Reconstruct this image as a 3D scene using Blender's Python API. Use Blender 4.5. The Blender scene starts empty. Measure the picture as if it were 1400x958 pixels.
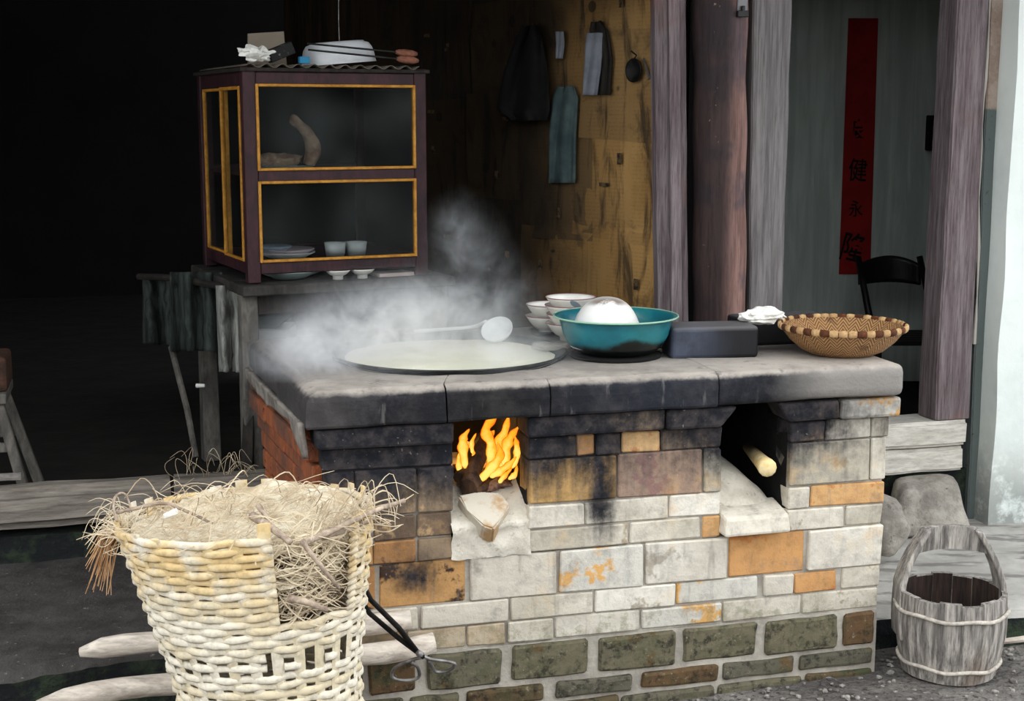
import bpy, bmesh, math, random
from mathutils import Vector, Matrix, noise as mnoise
random.seed(7)
R = math.radians
sc = bpy.context.scene
col = sc.collection

# ------------------------------------------------------------------ camera
CAM_H = 1.54
PITCH = R(9.39)
FPX = 1944.0
cam_d = bpy.data.cameras.new('camera')
cam = bpy.data.objects.new('camera', cam_d); col.objects.link(cam)
cam_d.sensor_width = 36.0
cam_d.lens = 36.0 * FPX / 1400.0
cam.location = (0, 0, CAM_H)
cam.rotation_euler = (R(90) - PITCH, 0, 0)
cam_d.clip_start = 0.05; cam_d.clip_end = 200
sc.camera = cam

# ------------------------------------------------------------------ world, exposure
w = bpy.data.worlds.new('overcast'); sc.world = w; w.use_nodes = True
bg = w.node_tree.nodes['Background']
bg.inputs[0].default_value = (0.93, 0.97, 1.0, 1)
bg.inputs[1].default_value = 2.9
sc.view_settings.view_transform = 'Standard'
sc.view_settings.look = 'None'
sc.view_settings.gamma = 1.0
sc.view_settings.use_curve_mapping = False
sc.view_settings.exposure = 0.0
sc.cycles.max_bounces = 6
sc.cycles.volume_bounces = 2
sc.cycles.volume_max_steps = 128
sc.cycles.transparent_max_bounces = 12

# ------------------------------------------------------------------ where things stand
TH = R(15.0)                                   # the stove front turns 15 degrees away to the right
U = Vector((math.cos(TH), math.sin(TH), 0)); NV = Vector((-math.sin(TH), math.cos(TH), 0))
FRONT = 3.4
def S(s, v, z): return U * s + NV * (FRONT + v) + Vector((0, 0, z))
def ray(x, y):
    a = (x - 700) / FPX; b = (479 - y) / FPX; c, s = math.cos(PITCH), math.sin(PITCH)
    return Vector((a, c + s * b, -s + c * b))
CO = Vector((0, 0, CAM_H))
def onz(x, y, z): r = ray(x, y); return r * ((z - CAM_H) / r.z) + CO
def onY(x, y, Y): r = ray(x, y); return r * (Y / r.y) + CO
def onv(x, y, v): r = ray(x, y); return r * ((FRONT + v) / (NV.dot(r))) + CO
def sof(x, y, v=0.0): return U.dot(onv(x, y, v))

# ------------------------------------------------------------------ node helpers
def lin(h):
    if not isinstance(h, str): return tuple(h)[:3]
    h = h.lstrip('#'); o = []
    for i in (0, 2, 4):
        c = int(h[i:i+2], 16) / 255.0
        o.append(c / 12.92 if c <= 0.04045 else ((c + 0.055) / 1.055) ** 2.4)
    return tuple(o)
class X:                                        # a value socket with arithmetic
    def __init__(s, nt, v): s.nt = nt; s.v = v
    def _m(s, op, o=None, c=None, clamp=False):
        n = s.nt.nodes.new('ShaderNodeMath'); n.operation = op; n.use_clamp = clamp
        for i, q in enumerate((s, o, c)):
            if q is None: continue
            if isinstance(q, X): q = q.v
            if isinstance(q, (int, float)): n.inputs[i].default_value = q
            else: s.nt.links.new(q, n.inputs[i])
        return X(s.nt, n.outputs[0])
    def __add__(s, o): return s._m('ADD', o)
    __radd__ = __add__
    def __sub__(s, o): return s._m('SUBTRACT', o)
    def __rsub__(s, o): return (s * -1.0) + o
    def __mul__(s, o): return s._m('MULTIPLY', o)
    __rmul__ = __mul__
    def __truediv__(s, o): return s._m('DIVIDE', o)
    def pw(s, o): return s._m('POWER', o)
    def clamp(s): return s._m('ADD', 0.0, clamp=True)
    def ss(s, a, b):                            # smoothstep a..b -> 0..1
        n = s.nt.nodes.new('ShaderNodeMapRange'); n.interpolation_type = 'SMOOTHSTEP'
        lo, hi, t0, t1 = (a, b, 0.0, 1.0) if a < b else (b, a, 1.0, 0.0)
        n.inputs[1].default_value = lo; n.inputs[2].default_value = hi
        n.inputs[3].default_value = t0; n.inputs[4].default_value = t1
        s.nt.links.new(s.v, n.inputs[0]); return X(s.nt, n.outputs[0])
    def gauss(s, c, wd):                        # exp(-((s-c)/w)^2)
        q = (s - c) * (1.0 / wd); q = (q * q) * -1.0
        return q._m('EXPONENT')
class M:                                        # a material being built
    def __init__(s, name, rough=0.8, obj=None):
        s.m = bpy.data.materials.new(name); s.m.use_nodes = True
        s.nt = s.m.node_tree; s.b = s.nt.nodes['Principled BSDF']
        s.b.inputs['Roughness'].default_value = rough
        s.b.inputs['Specular IOR Level'].default_value = 0.3
        t = s.nt.nodes.new('ShaderNodeTexCoord')
        if obj is not None: t.object = obj
        s.co = t.outputs['Object']; s.gen = t.outputs['Generated']
        inf = s.nt.nodes.new('ShaderNodeObjectInfo'); s.rnd = X(s.nt, inf.outputs['Random'])
    def xyz(s, src=None):
        n = s.nt.nodes.new('ShaderNodeSeparateXYZ'); s.nt.links.new(src or s.co, n.inputs[0])
        return [X(s.nt, n.outputs[i]) for i in range(3)]
    def world(s):
        n = s.nt.nodes.new('ShaderNodeNewGeometry'); return s.xyz(n.outputs['Position'])
    def scaled(s, sc3, src=None, off=None):
        n = s.nt.nodes.new('ShaderNodeMapping'); s.nt.links.new(src or s.co, n.inputs[0])
        n.inputs['Scale'].default_value = sc3
        if off is not None:
            c = s.nt.nodes.new('ShaderNodeCombineXYZ')
            for i in range(3): s.nt.links.new((s.rnd * off).v, c.inputs[i])
            s.nt.links.new(c.outputs[0], n.inputs['Location'])
        return n.outputs[0]
    def noise(s, scale=5, detail=4, rough=0.6, src=None, dist=0.0):
        n = s.nt.nodes.new('ShaderNodeTexNoise'); s.nt.links.new(src or s.co, n.inputs['Vector'])
        n.inputs['Scale'].default_value = scale; n.inputs['Detail'].default_value = detail
        n.inputs['Roughness'].default_value = rough; n.inputs['Distortion'].default_value = dist
        return X(s.nt, n.outputs['Fac'])
    def voro(s, scale=5, src=None, feature='F1'):
        n = s.nt.nodes.new('ShaderNodeTexVoronoi'); n.feature = feature
        s.nt.links.new(src or s.co, n.inputs['Vector']); n.inputs['Scale'].default_value = scale
        return X(s.nt, n.outputs['Distance'])
    def mix(s, f, a, b):
        n = s.nt.nodes.new('ShaderNodeMix'); n.data_type = 'RGBA'
        if isinstance(f, X): s.nt.links.new(f.v, n.inputs[0])
        else: n.inputs[0].default_value = f
        for q, i in ((a, 6), (b, 7)):
            if isinstance(q, (str, tuple)): n.inputs[i].default_value = (*lin(q), 1)
            else: s.nt.links.new(q, n.inputs[i])
        return n.outputs[2]
    def mul(s, c, f):                            # colour * value
        n = s.nt.nodes.new('ShaderNodeVectorMath'); n.operation = 'SCALE'
        if isinstance(c, (str, tuple)): n.inputs[0].default_value = lin(c)
        else: s.nt.links.new(c, n.inputs[0])
        s.nt.links.new(f.v, n.inputs['Scale']); return n.outputs[0]
    def color(s, c):
        if isinstance(c, (str, tuple)): s.b.inputs['Base Color'].default_value = (*lin(c), 1)
        else: s.nt.links.new(c, s.b.inputs['Base Color'])
        return s
    def bump(s, h, dist=0.004, strength=0.6):
        n = s.nt.nodes.new('ShaderNodeBump'); n.inputs['Distance'].default_value = dist
        n.inputs['Strength'].default_value = strength
        s.nt.links.new(h.v, n.inputs['Height']); s.nt.links.new(n.outputs[0], s.b.inputs['Normal']); return s
    def rough(s, v): s.nt.links.new(v.v, s.b.inputs['Roughness']); return s

# ------------------------------------------------------------------ mesh helpers
WM = {}                                          # matrices of the objects made so far
def tag(o, label=None, cat=None, group=None, kind=None):
    if label: o['label'] = label
    if cat: o['category'] = cat
    if group: o['group'] = group
    if kind: o['kind'] = kind
    return o
def empty(name, loc, rz=0.0, label=None, cat=None, group=None, parent=None):
    o = bpy.data.objects.new(name, None); col.objects.link(o)
    o.empty_display_size = 0.05
    mw = Matrix.Translation(Vector(loc)) @ Matrix.Rotation(rz, 4, 'Z')
    if parent is not None:
        o.parent = parent; o.matrix_basis = WM[parent].inverted() @ mw
    else: o.matrix_basis = mw
    WM[o] = mw
    return tag(o, label, cat, group)
class MB:
    def __init__(s): s.bm = bmesh.new()
    def face(s, pts, mi=0):
        f = s.bm.faces.new([s.bm.verts.new(p) for p in pts]); f.material_index = mi; return f
    def hexa(s, P, bevel=0.0, seg=1, mi=0):      # eight corners: bottom ring then top ring
        v = [s.bm.verts.new(p) for p in P]
        fs = [s.bm.faces.new([v[i] for i in q]) for q in
              ((3, 2, 1, 0), (4, 5, 6, 7), (0, 1, 5, 4), (1, 2, 6, 5), (2, 3, 7, 6), (3, 0, 4, 7))]
        for f in fs: f.material_index = mi
        if bevel > 0:
            es = list({e for f in fs for e in f.edges})
            bmesh.ops.bevel(s.bm, geom=es, offset=bevel, segments=seg, affect='EDGES', profile=0.5)
        return s
    def box(s, c, d, rot=None, bevel=0.0, seg=1, mi=0):
        c = Vector(c); h = [q / 2 for q in d]; rot = rot or Matrix.Identity(3)
        P = [c + rot @ Vector((x * h[0], y * h[1], z * h[2])) for z in (-1, 1)
             for x, y in ((-1, -1), (1, -1), (1, 1), (-1, 1))]
        return s.hexa(P, bevel, seg, mi)
    def tube(s, pts, rad, n=8, cap=True, flat=1.0, up=None, mi=0, closed=False):
        pts = [Vector(p) for p in pts]; m = len(pts)
        if not hasattr(rad, '__len__'): rad = [rad] * m
        rings = []; prev = None
        for i, p in enumerate(pts):
            if closed: t = pts[(i + 1) % m] - pts[i - 1]
            else: t = pts[min(i + 1, m - 1)] - pts[max(i - 1, 0)]
            t.normalize()
            if up is not None: a = Vector(up[i] if isinstance(up, list) else up)
            elif prev is not None: a = prev
            else: a = Vector((0, 0, 1)) if abs(t.z) < 0.9 else Vector((1, 0, 0))
            a = (a - t * a.dot(t))
            if a.length < 1e-6: a = t.orthogonal()
            a.normalize(); prev = a; b = t.cross(a)
            rings.append([s.bm.verts.new(p + (a * math.cos(k * math.tau / n) + b * math.sin(k * math.tau / n) * flat) * rad[i]) for k in range(n)])
        for i in range(m if closed else m - 1):
            A, B = rings[i], rings[(i + 1) % m]
            for k in range(n):
                f = s.bm.faces.new((A[k], A[(k + 1) % n], B[(k + 1) % n], B[k])); f.material_index = mi
        if cap and not closed:
            for r_, rev in ((rings[0], True), (rings[-1], False)):
                f = s.bm.faces.new(r_[::-1] if rev else r_); f.material_index = mi
        return s
    def lathe(s, prof, c=(0, 0, 0), n=32, mat=None, a0=0.0, a1=math.tau, wob=0.0):
        c = Vector(c); mat = mat or Matrix.Identity(3); full = abs(a1 - a0 - math.tau) < 1e-6
        cols = n if full else n + 1; G = []
        for r_, z in prof:
            if r_ < 1e-6: G.append([s.bm.verts.new(c + mat @ Vector((0, 0, z)))] * cols); continue
            row = []
            for k in range(cols):
                a = a0 + (a1 - a0) * k / n
                rr = r_ * (1 + wob * math.sin(3 * a + 7 * z))
                row.append(s.bm.verts.new(c + mat @ Vector((rr * math.cos(a), rr * math.sin(a), z))))
            G.append(row)
        for A, B in zip(G[:-1], G[1:]):
            for k in range(n):
                q = [A[k], A[(k + 1) % cols], B[(k + 1) % cols], B[k]]
                u = []
                for vv in q:
                    if vv not in u: u.append(vv)
                if len(u) > 2: s.bm.faces.new(u)
        return s
    def grid(s, f, nu, nv, mi=0):
        V = [[s.bm.verts.new(f(i / nu, j / nv)) for j in range(nv + 1)] for i in range(nu + 1)]
        for i in range(nu):
            for j in range(nv):
                q = s.bm.faces.new((V[i][j], V[i + 1][j], V[i + 1][j + 1], V[i][j + 1])); q.material_index = mi
        return s
    def blob(s, c, d, rot=None, sub=2, amp=0.15, fr=3.0, seed=0, flatz=None):
        r_ = bmesh.ops.create_icosphere(s.bm, subdivisions=sub, radius=1.0); rot = rot or Matrix.Identity(3)
        for v in r_['verts']:
            p = v.co.copy(); k = 1 + amp * mnoise.noise(p * fr + Vector((seed * 3.1, seed * 1.7, seed)))
            p = Vector((p.x * d[0], p.y * d[1], p.z * d[2])) * k
            if flatz is not None and p.z < flatz: p.z = flatz
            v.co = Vector(c) + rot @ p
        return s
    def solidify(s, th):
        bmesh.ops.recalc_face_normals(s.bm, faces=s.bm.faces)
        bmesh.ops.solidify(s.bm, geom=s.bm.faces[:], thickness=th); return s
    def rough(s, amp, fr, seed=0.0):
        for v in s.bm.verts: v.co += mnoise.noise_vector(v.co * fr + Vector((seed, seed, seed))) * amp
        return s
    def build(s, name, mats, parent=None, smooth=False, origin=None, rz=0.0, label=None, cat=None, group=None, kind=None, recalc=True):
        if recalc: bmesh.ops.recalc_face_normals(s.bm, faces=s.bm.faces)
        if parent is not None: mw = WM[parent]
        else:
            if origin is None:
                cs = [v.co for v in s.bm.verts]
                origin = Vector(((min(c.x for c in cs) + max(c.x for c in cs)) / 2, (min(c.y for c in cs) + max(c.y for c in cs)) / 2, min(c.z for c in cs)))
            mw = Matrix.Translation(Vector(origin)) @ Matrix.Rotation(rz, 4, 'Z')
        s.bm.transform(mw.inverted())
        me = bpy.data.meshes.new(name); s.bm.to_mesh(me); s.bm.free()
        for m in (mats if isinstance(mats, (list, tuple)) else [mats]): me.materials.append(m.m if isinstance(m, M) else m)
        if smooth:
            for p in me.polygons: p.use_smooth = True
        o = bpy.data.objects.new(name, me); col.objects.link(o)
        if parent is not None: o.parent = parent
        else: o.matrix_basis = mw
        WM[o] = mw
        return tag(o, label, cat, group, kind)
def rotz(a): return Matrix.Rotation(a, 3, 'Z')
def lerp(a, b, t): return a + (b - a) * t
def bez(pts, n):                                 # Catmull-Rom through points
    pts = [Vector(p) for p in pts]; out = []
    P = [pts[0] * 2 - pts[1]] + pts + [pts[-1] * 2 - pts[-2]]
    for i in range(1, len(P) - 2):
        for k in range(n):
            t = k / n; a, b, c, d = P[i-1:i+3]
            out.append(0.5 * ((2 * b) + (c - a) * t + (2 * a - 5 * b + 4 * c - d) * t * t + (3 * b - a - 3 * c + d) * t ** 3))
    out.append(pts[-1]); return out

# ------------------------------------------------------------------ materials: wood, plaster, earth
def wood(name, c1, c2, sc3=(14, 14, 1.2), patch=None, pf=0.55, rough=0.85, dark=0.5, off=9.0):
    m = M(name, rough); v = m.scaled(sc3, off=off)
    g = m.noise(3.0, 6, 0.65, v, 0.4); big = m.noise(2.2, 3, 0.6)
    c = m.mix(g.ss(0.35, 0.68), c1, c2)
    if patch: c = m.mix((big.ss(pf, pf + 0.12)) * 0.8, c, patch)
    fine = m.noise(9.0, 5, 0.7, v)
    c = m.mul(c, fine.ss(0.25, 0.6) * dark + (1.05 - dark))
    m.color(c).bump(fine, 0.003, 0.5); return m
W_GREY = wood('weathered_grey_timber', '#6f6a66', '#99948c', (2, 14, 14), dark=0.5)
W_SILL = wood('grey_sill_timber', '#6a635b', '#8f877d', (1.2, 9, 12), patch='#6f604e', pf=0.6, dark=0.55)
W_POST = wood('purple_brown_post', '#5d5052', '#7d7274', (16, 16, 1.0), patch='#6e493c', pf=0.56, dark=0.6)
W_COL = wood('red_brown_column', '#76564e', '#95736a', (16, 16, 1.0), patch='#5a4c52', pf=0.5, dark=0.6)
W_PLANK = wood('grey_brown_plank', '#5f5a5a', '#7b7675', (18, 18, 0.9), patch='#74594c', pf=0.62, dark=0.45)
W_DARK = wood('dark_soot_wood', '#1b1714', '#2e2823', (10, 10, 1.5), dark=0.5)
W_TTOP = wood('dark_grey_tabletop', '#24221f', '#403c38', (6, 6, 2.0), dark=0.5)
W_TABLE = wood('grey_table_wood', '#46433f', '#6b665f', (6, 6, 2.0), dark=0.5)
W_RED = wood('oxblood_painted_wood', '#261116', '#3c1d23', (8, 8, 3), patch='#1f1014', dark=0.5, rough=0.6)
W_GOLD = wood('ochre_painted_bead', '#a06a1c', '#bd8632', (9, 9, 9), dark=0.4, rough=0.6)
W_LIGHT = wood('pale_threshold_timber', '#b5afa5', '#cfcac0', (2, 10, 10), dark=0.35)
W_BUCKET = wood('bleached_stave_wood', '#67615d', '#b3aca3', (16, 16, 1.6), patch='#5c4431', pf=0.58, dark=0.7)
W_BUCKIN = wood('dark_inner_stave_wood', '#241c19', '#43332b', (16, 16, 1.6), dark=0.5)  # darker wood for the bucket's inner faces and floor
W_BLACK = wood('black_lacquer_wood', '#141011', '#1e1819', (8, 8, 2), rough=0.45, dark=0.3)
W_POLE = wood('peeled_pole_wood', '#b0a396', '#d8cdbf', (2, 10, 10), patch='#96826a', pf=0.63, dark=0.4)
W_TWIG = wood('dry_twig_bark', '#8a7868', '#b9a692', (9, 9, 9), dark=0.5)
W_LOG = wood('charred_firewood', '#2a1a14', '#5a4130', (9, 9, 2), patch='#7a5a40', pf=0.56, dark=0.6)
W_CUT = wood('pale_split_wood', '#d9b878', '#ead6a8', (6, 6, 6), dark=0.25)

m = M('white_lime_plaster', 0.9); x, y, z = m.world()
n1 = m.noise(2.5, 5, 0.6); n2 = m.noise(14, 5, 0.7)
c = m.mix(n1.ss(0.42, 0.65), '#dfe4df', '#cfd6d2')
c = m.mix((z.ss(0.5, 0.12) * (n2.ss(0.3, 0.55))) * 0.75, c, '#6f716c')
c = m.mix((n2.ss(0.62, 0.72)) * 0.25, c, '#a9aca6')
PLASTER = m.color(c).bump(n2, 0.004, 0.5)
m = M('grey_lined_wall', 0.9); v = m.scaled((9, 9, 0.7)); n1 = m.noise(2.0, 5, 0.6, v, 0.5); n2 = m.noise(1.4, 3)
c = m.mix(n1.ss(0.35, 0.65), '#b9c4bc', '#d3dcd4'); c = m.mix(n2.ss(0.5, 0.7) * 0.5, c, '#a5aca2')
LINED = m.color(c).bump(n1, 0.012, 0.7)
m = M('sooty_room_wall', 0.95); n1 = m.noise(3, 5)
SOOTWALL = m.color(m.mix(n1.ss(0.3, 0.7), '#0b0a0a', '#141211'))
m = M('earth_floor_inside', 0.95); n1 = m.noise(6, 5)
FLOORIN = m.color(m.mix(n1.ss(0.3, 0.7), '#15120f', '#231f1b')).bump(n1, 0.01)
m = M('stone_dust_ground', 0.95); n1 = m.noise(5, 6, 0.7); n2 = m.noise(60, 4, 0.7); n3 = m.voro(45)
c = m.mix(n1.ss(0.35, 0.65), '#55504d', '#86817b'); c = m.mix(n2.ss(0.5, 0.68), c, '#3a3735')
GROUND = m.color(c).bump(n2 + n3 * 0.5, 0.02, 0.9)
m = M('dark_trodden_earth', 0.95); n1 = m.noise(7, 6, 0.7); n2 = m.noise(50, 4, 0.7)
c = m.mix(n1.ss(0.35, 0.65), '#302d2b', '#474442'); c = m.mix(n2.ss(0.63, 0.72), c, '#8d8478')
EARTH = m.color(c).bump(n2, 0.012, 0.8)
m = M('mossy_terrace_edge', 0.95); n1 = m.noise(12, 5, 0.7)
MOSSY = m.color(m.mix(n1.ss(0.45, 0.65), '#15181a', '#2c3626')).bump(n1, 0.02, 0.9)
m = M('worn_paving', 0.9); n1 = m.noise(4, 5, 0.65); n2 = m.noise(30, 5, 0.7); v = m.scaled((1, 4, 4)); n3 = m.noise(4, 4, 0.6, v)
c = m.mix(n1.ss(0.35, 0.65), '#a5a19b', '#c4c1bb'); c = m.mix(n3.ss(0.52, 0.62) * 0.7, c, '#6f6b67')
PAVING = m.color(c).bump(n2, 0.008, 0.6)
m = M('weathered_boulder', 0.9); n1 = m.noise(9, 6, 0.7); n2 = m.noise(40, 5, 0.7)
c = m.mix(n1.ss(0.35, 0.65), '#7b756d', '#a8a298'); c = m.mix(n2.ss(0.6, 0.7), c, '#4a4744')
BOULDER = m.color(c).bump(n1 + n2 * 0.4, 0.015, 0.9)
m = M('roof_boards', 0.95); n1 = m.noise(3, 4); ROOF = m.color(m.mix(n1, '#1a1714', '#2a2521'))
m = M('grey_light_block', 0.95); n1 = m.noise(1.2, 5); FARWALL = m.color(m.mix(n1.ss(0.3, 0.7), '#4f4b47', '#6b6660'))

# ------------------------------------------------------------------ setting
def setting(name, mb, mat, **k): return mb.build(name, mat, kind='structure', **k)
b = MB()                                          # yard ground, falling a little to the left
def gz(px, py): return 0.0 - 0.05 * max(0, min(1, (0.9 - px) / 1.3))
b.grid(lambda i, j: Vector((lerp(-5, 6, i), lerp(-7, 4.6, j), gz(lerp(-5, 6, i), 0) + 0.012 * mnoise.noise(Vector((i * 40, j * 40, 0))))), 66, 60)
setting('floor', b, GROUND)
tl = [S(-3.4, -0.04, 0), S(-0.352, 0.08, 0), S(-0.184, 0.12, 0), S(0.0, 0.155, 0), S(0.43, 0.16, 0)]
b = MB()                                          # earth terrace in front of the kitchen sill
nn = 60
def terr_l(i, j):
    t = i * (len(tl) - 1); k = min(int(t), len(tl) - 2); a = tl[k].lerp(tl[k + 1], t - k)
    bk = S(U.dot(a), 1.02, 0); p = a.lerp(bk, j)
    p.z = 0.2 + 0.012 * mnoise.noise(p * 6) + 0.004 * mnoise.noise(p * 30) - (0.02 if j == 0 else 0)
    return p
b.grid(terr_l, nn, 24)
def terr_f(i, j):
    p = terr_l(i, 0); p.z = lerp(-0.08, p.z, j); p += NV * (-0.015 * (1 - j) + 0.02 * mnoise.noise(p * 9)) * (1 if j < 1 else 0); return p
b.grid(terr_f, nn, 5, 1)
setting('terrace_left', b, [EARTH, MOSSY])
tr = [S(1.6, 0.16, 0), S(2.114, 0.15, 0), S(2.434, 0.064, 0), S(5.0, -0.1, 0)]
b = MB()
def terr_r(i, j):
    t = i * (len(tr) - 1); k = min(int(t), len(tr) - 2); a = tr[k].lerp(tr[k + 1], t - k)
    p = a.lerp(S(U.dot(a), 1.2, 0), j); p.z = 0.1 + 0.01 * mnoise.noise(p * 5) + 0.003 * mnoise.noise(p * 22) - (0.012 if j == 0 else 0); return p
b.grid(terr_r, 40, 20)
def terr_rf(i, j):
    p = terr_r(i, 0); p.z = lerp(-0.08, p.z, j); p += NV * 0.02 * mnoise.noise(p * 9) * (1 if j < 1 else 0); return p
b.grid(terr_rf, 40, 4, 1)
setting('terrace_right', b, [PAVING, MOSSY])
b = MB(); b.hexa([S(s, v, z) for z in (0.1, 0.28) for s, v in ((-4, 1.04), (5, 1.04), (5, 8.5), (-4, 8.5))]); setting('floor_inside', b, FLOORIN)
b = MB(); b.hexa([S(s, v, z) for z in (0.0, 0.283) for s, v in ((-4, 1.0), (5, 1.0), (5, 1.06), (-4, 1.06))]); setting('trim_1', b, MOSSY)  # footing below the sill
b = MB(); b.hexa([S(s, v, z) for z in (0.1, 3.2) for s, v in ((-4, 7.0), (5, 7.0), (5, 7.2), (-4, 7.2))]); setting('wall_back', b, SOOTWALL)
b = MB(); b.hexa([S(s, v, z) for z in (0.1, 3.2) for s, v in ((-2.9, 0.95), (-2.7, 0.95), (-2.7, 7.1), (-2.9, 7.1))]); setting('wall_left_block', b, SOOTWALL)  # unseen end wall, added to block light from the left
# newspaper wall: a board partition running back to the left from the posts
NW0 = Vector((0.53, 4.87, 0)); NWD = Vector((-0.62, 0.785, 0)).normalized(); NWN = Vector((-NWD.y, NWD.x, 0)) * 1.0
if NWN.y > 0: NWN = -NWN
m = M('smoked_board_partition', 0.95); v = m.scaled((8, 8, 0.8)); n1 = m.noise(2.5, 5, 0.65, v); n2 = m.noise(2.0, 4)
PART = m.color(m.mix(n1.ss(0.35, 0.65), '#1d1712', '#3a2d1d')).bump(n1, 0.006)
def NW(t, z, d=0.0): return NW0 + NWD * t + NWN * d + Vector((0, 0, z))
wn = MB(); wn.hexa([NW(t, z, d) for z in (0.2, 2.9) for t, d in ((0, 0), (2.6, 0), (2.6, -0.08), (0, -0.08))])
WALLN = setting('wall_partition', wn, PART)
# door room
b = MB(); b.hexa([Vector((X_, Y_, z)) for z in (0.2, 3.0) for X_, Y_ in ((0.75, 6.72), (2.6, 6.72), (2.6, 6.8), (0.75, 6.8))]); WALLD = setting('wall_door_room', b, LINED)
b = MB(); b.hexa([Vector((X_, Y_, z)) for z in (0.2, 3.0) for X_, Y_ in ((1.97, 5.1), (2.05, 5.1), (2.12, 6.75), (2.02, 6.75))]); setting('wall_door_room_right', b, SOOTWALL)
b = MB(); b.hexa([Vector((X_, Y_, z)) for z in (0.2, 3.0) for X_, Y_ in ((0.6, 4.9), (0.88, 4.9), (0.9, 6.75), (0.82, 6.75))]); setting('wall_door_room_left', b, SOOTWALL)
# added facade above the openings, white wall to the right, roof with eave
b = MB(); b.hexa([S(s, v, z) for z in (1.97, 3.2) for s, v in ((-2.9, 1.075), (1.70, 1.075), (1.70, 1.15), (-2.9, 1.15))]); b.hexa([S(s, v, z) for z in (2.2, 3.2) for s, v in ((1.70, 1.075), (2.95, 1.075), (2.95, 1.15), (1.70, 1.15))]); setting('wall_front_shade', b, SOOTWALL)  # unseen lintel, put in and lowered to keep light out of the kitchen
b = MB()
def wr(i, j):
    s = lerp(2.905, 5.0, i); p = S(s, 1.0 + 0.012 * mnoise.noise(Vector((s * 5, j * 9, 0))), lerp(0.05, 2.9, j)); return p
b.grid(wr, 30, 40); b.solidify(0.12)
setting('wall_right', b, PLASTER)
b = MB(); b.hexa([S(-4, -0.15, 2.5), S(6, -0.15, 2.5), S(6, 7.3, 3.3), S(-4, 7.3, 3.3), S(-4, -0.15, 2.6), S(6, -0.15, 2.6), S(6, 7.3, 3.4), S(-4, 7.3, 3.4)]); setting('ceiling', b, ROOF)
b = MB(); b.hexa([Vector((X_, Y_, z)) for z in (-0.3, 2.7) for X_, Y_ in ((-9, -7.2), (9, -7.2), (9, -7.0), (-9, -7.0))]); setting('wall_light_block', b, FARWALL)  # unseen wall behind the camera, added to cut off low sky light

# timber sill in front of the kitchen (two weathered beams end to end)
def beam(name, s0, s1, v0, v1, z0, z1, mat, label, cat, bev=0.02, rough=0.006, za=None, zb=None):
    b = MB(); n = 14
    za = za or (z0, z1); zb = zb or (z0, z1)
    prof = [(v0, 0), (v0, 1), (v1, 1), (v1, 0)]
    b.hexa([S(s0, v0, za[0]), S(s1, v0, zb[0]), S(s1, v1, zb[0]), S(s0, v1, za[0]), S(s0, v0, za[1]), S(s1, v0, zb[1]), S(s1, v1, zb[1]), S(s0, v1, za[1])])
    es = [e for e in b.bm.edges if abs((e.verts[0].co - e.verts[1].co).dot(U)) > 0.1]
    bmesh.ops.bevel(b.bm, geom=es, offset=bev, segments=3, affect='EDGES')
    es = [e for e in b.bm.edges if abs((e.verts[0].co - e.verts[1].co).dot(U)) > 0.1]
    bmesh.ops.subdivide_edges(b.bm, edges=es, cuts=n)
    b.rough(rough, 7, s0)
    return b.build(name, mat, origin=S((s0 + s1) / 2, (v0 + v1) / 2, min(za[0], zb[0])), rz=TH, label=label, cat=cat)
beam('timber_sill', -2.6, 0.085, 0.95, 1.055, .3, .47, W_SILL, 'long weathered grey timber sill at the left in front of the dark room', 'beam', 0.03, 0.008, (.285, .452), (.32, .438))
beam('timber_sill', 0.095, 2.0, 0.965, 1.06, .3, .455, W_SILL, 'timber sill running behind the brick stove from the wicker basket', 'beam', 0.02, 0.006, (.315, .434), (.325, .426))
beam('door_threshold', 2.25, 2.83, 0.94, 1.1, .385, .475, W_LIGHT, 'pale timber threshold across the foot of the doorway', 'threshold', 0.012, 0.004)
beam('door_threshold', 2.25, 2.83, 0.955, 1.08, .29, .378, W_LIGHT, 'lower pale board under the doorway threshold', 'threshold', 0.01, 0.004)

# posts at the front of the house
def slab_post(name, px0, px1, pxb0, pxb1, v0, v1, mat, label, cat='post', bev=0.008, z0=0.28, z1=2.35, parent=None):
    # px at the top edge (y=0) and at y=440
    sA0, sA1 = sof(px0, 0, v0), sof(px1, 0, v0); sB0, sB1 = sof(pxb0, 440, v0), sof(pxb1, 440, v0)
    zt, zb = 1.905, 0.862
    def ex(a, bq, z): return bq + (a - bq) * (z - zb) / (zt - zb)
    b = MB(); P = []
    for z in (z0, z1):
        l, r_ = ex(sA0, sB0, z), ex(sA1, sB1, z)
        P += [S(l, v0, z), S(r_, v0, z), S(r_, v1, z), S(l, v1, z)]
    b.hexa(P)
    es = [e for e in b.bm.edges if abs((e.verts[0].co - e.verts[1].co).z) > 0.5]
    bmesh.ops.bevel(b.bm, geom=es, offset=bev, segments=3, affect='EDGES')
    es = [e for e in b.bm.edges if abs((e.verts[0].co - e.verts[1].co).z) > 0.5]
    bmesh.ops.subdivide_edges(b.bm, edges=es, cuts=20)
    b.rough(0.004, 6, px0)
    if parent: return b.build(name, mat, parent)
    return b.build(name, mat, label=label, cat=cat, rz=TH)
slab_post('timber_post', 900, 943, 905, 946, 0.95, 1.06, W_POST, 'half round purplish timber post beside the newspaper covered wall', bev=0.035)
ct = empty('timber_column', (onv(983, 440, 1.05).x, onv(983, 440, 1.05).y, 0.28), 0, 'thick round red brown column with peeling paint behind the teal basin', 'column')
ca, cb = onv(984, 0, 0.98), onv(983, 440, 0.98)
cdir = (ca - cb).normalized()
b = MB(); prof = []
for k in range(40):
    z = lerp(0.28, 2.35, k / 39); p = cb + cdir * ((z - cb.z) / cdir.z)
    prof.append(p)
b.tube(prof, [0.088 + 0.0025 * math.sin(k * 0.9) for k in range(40)], 28)
b.rough(0.004, 5)
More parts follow.
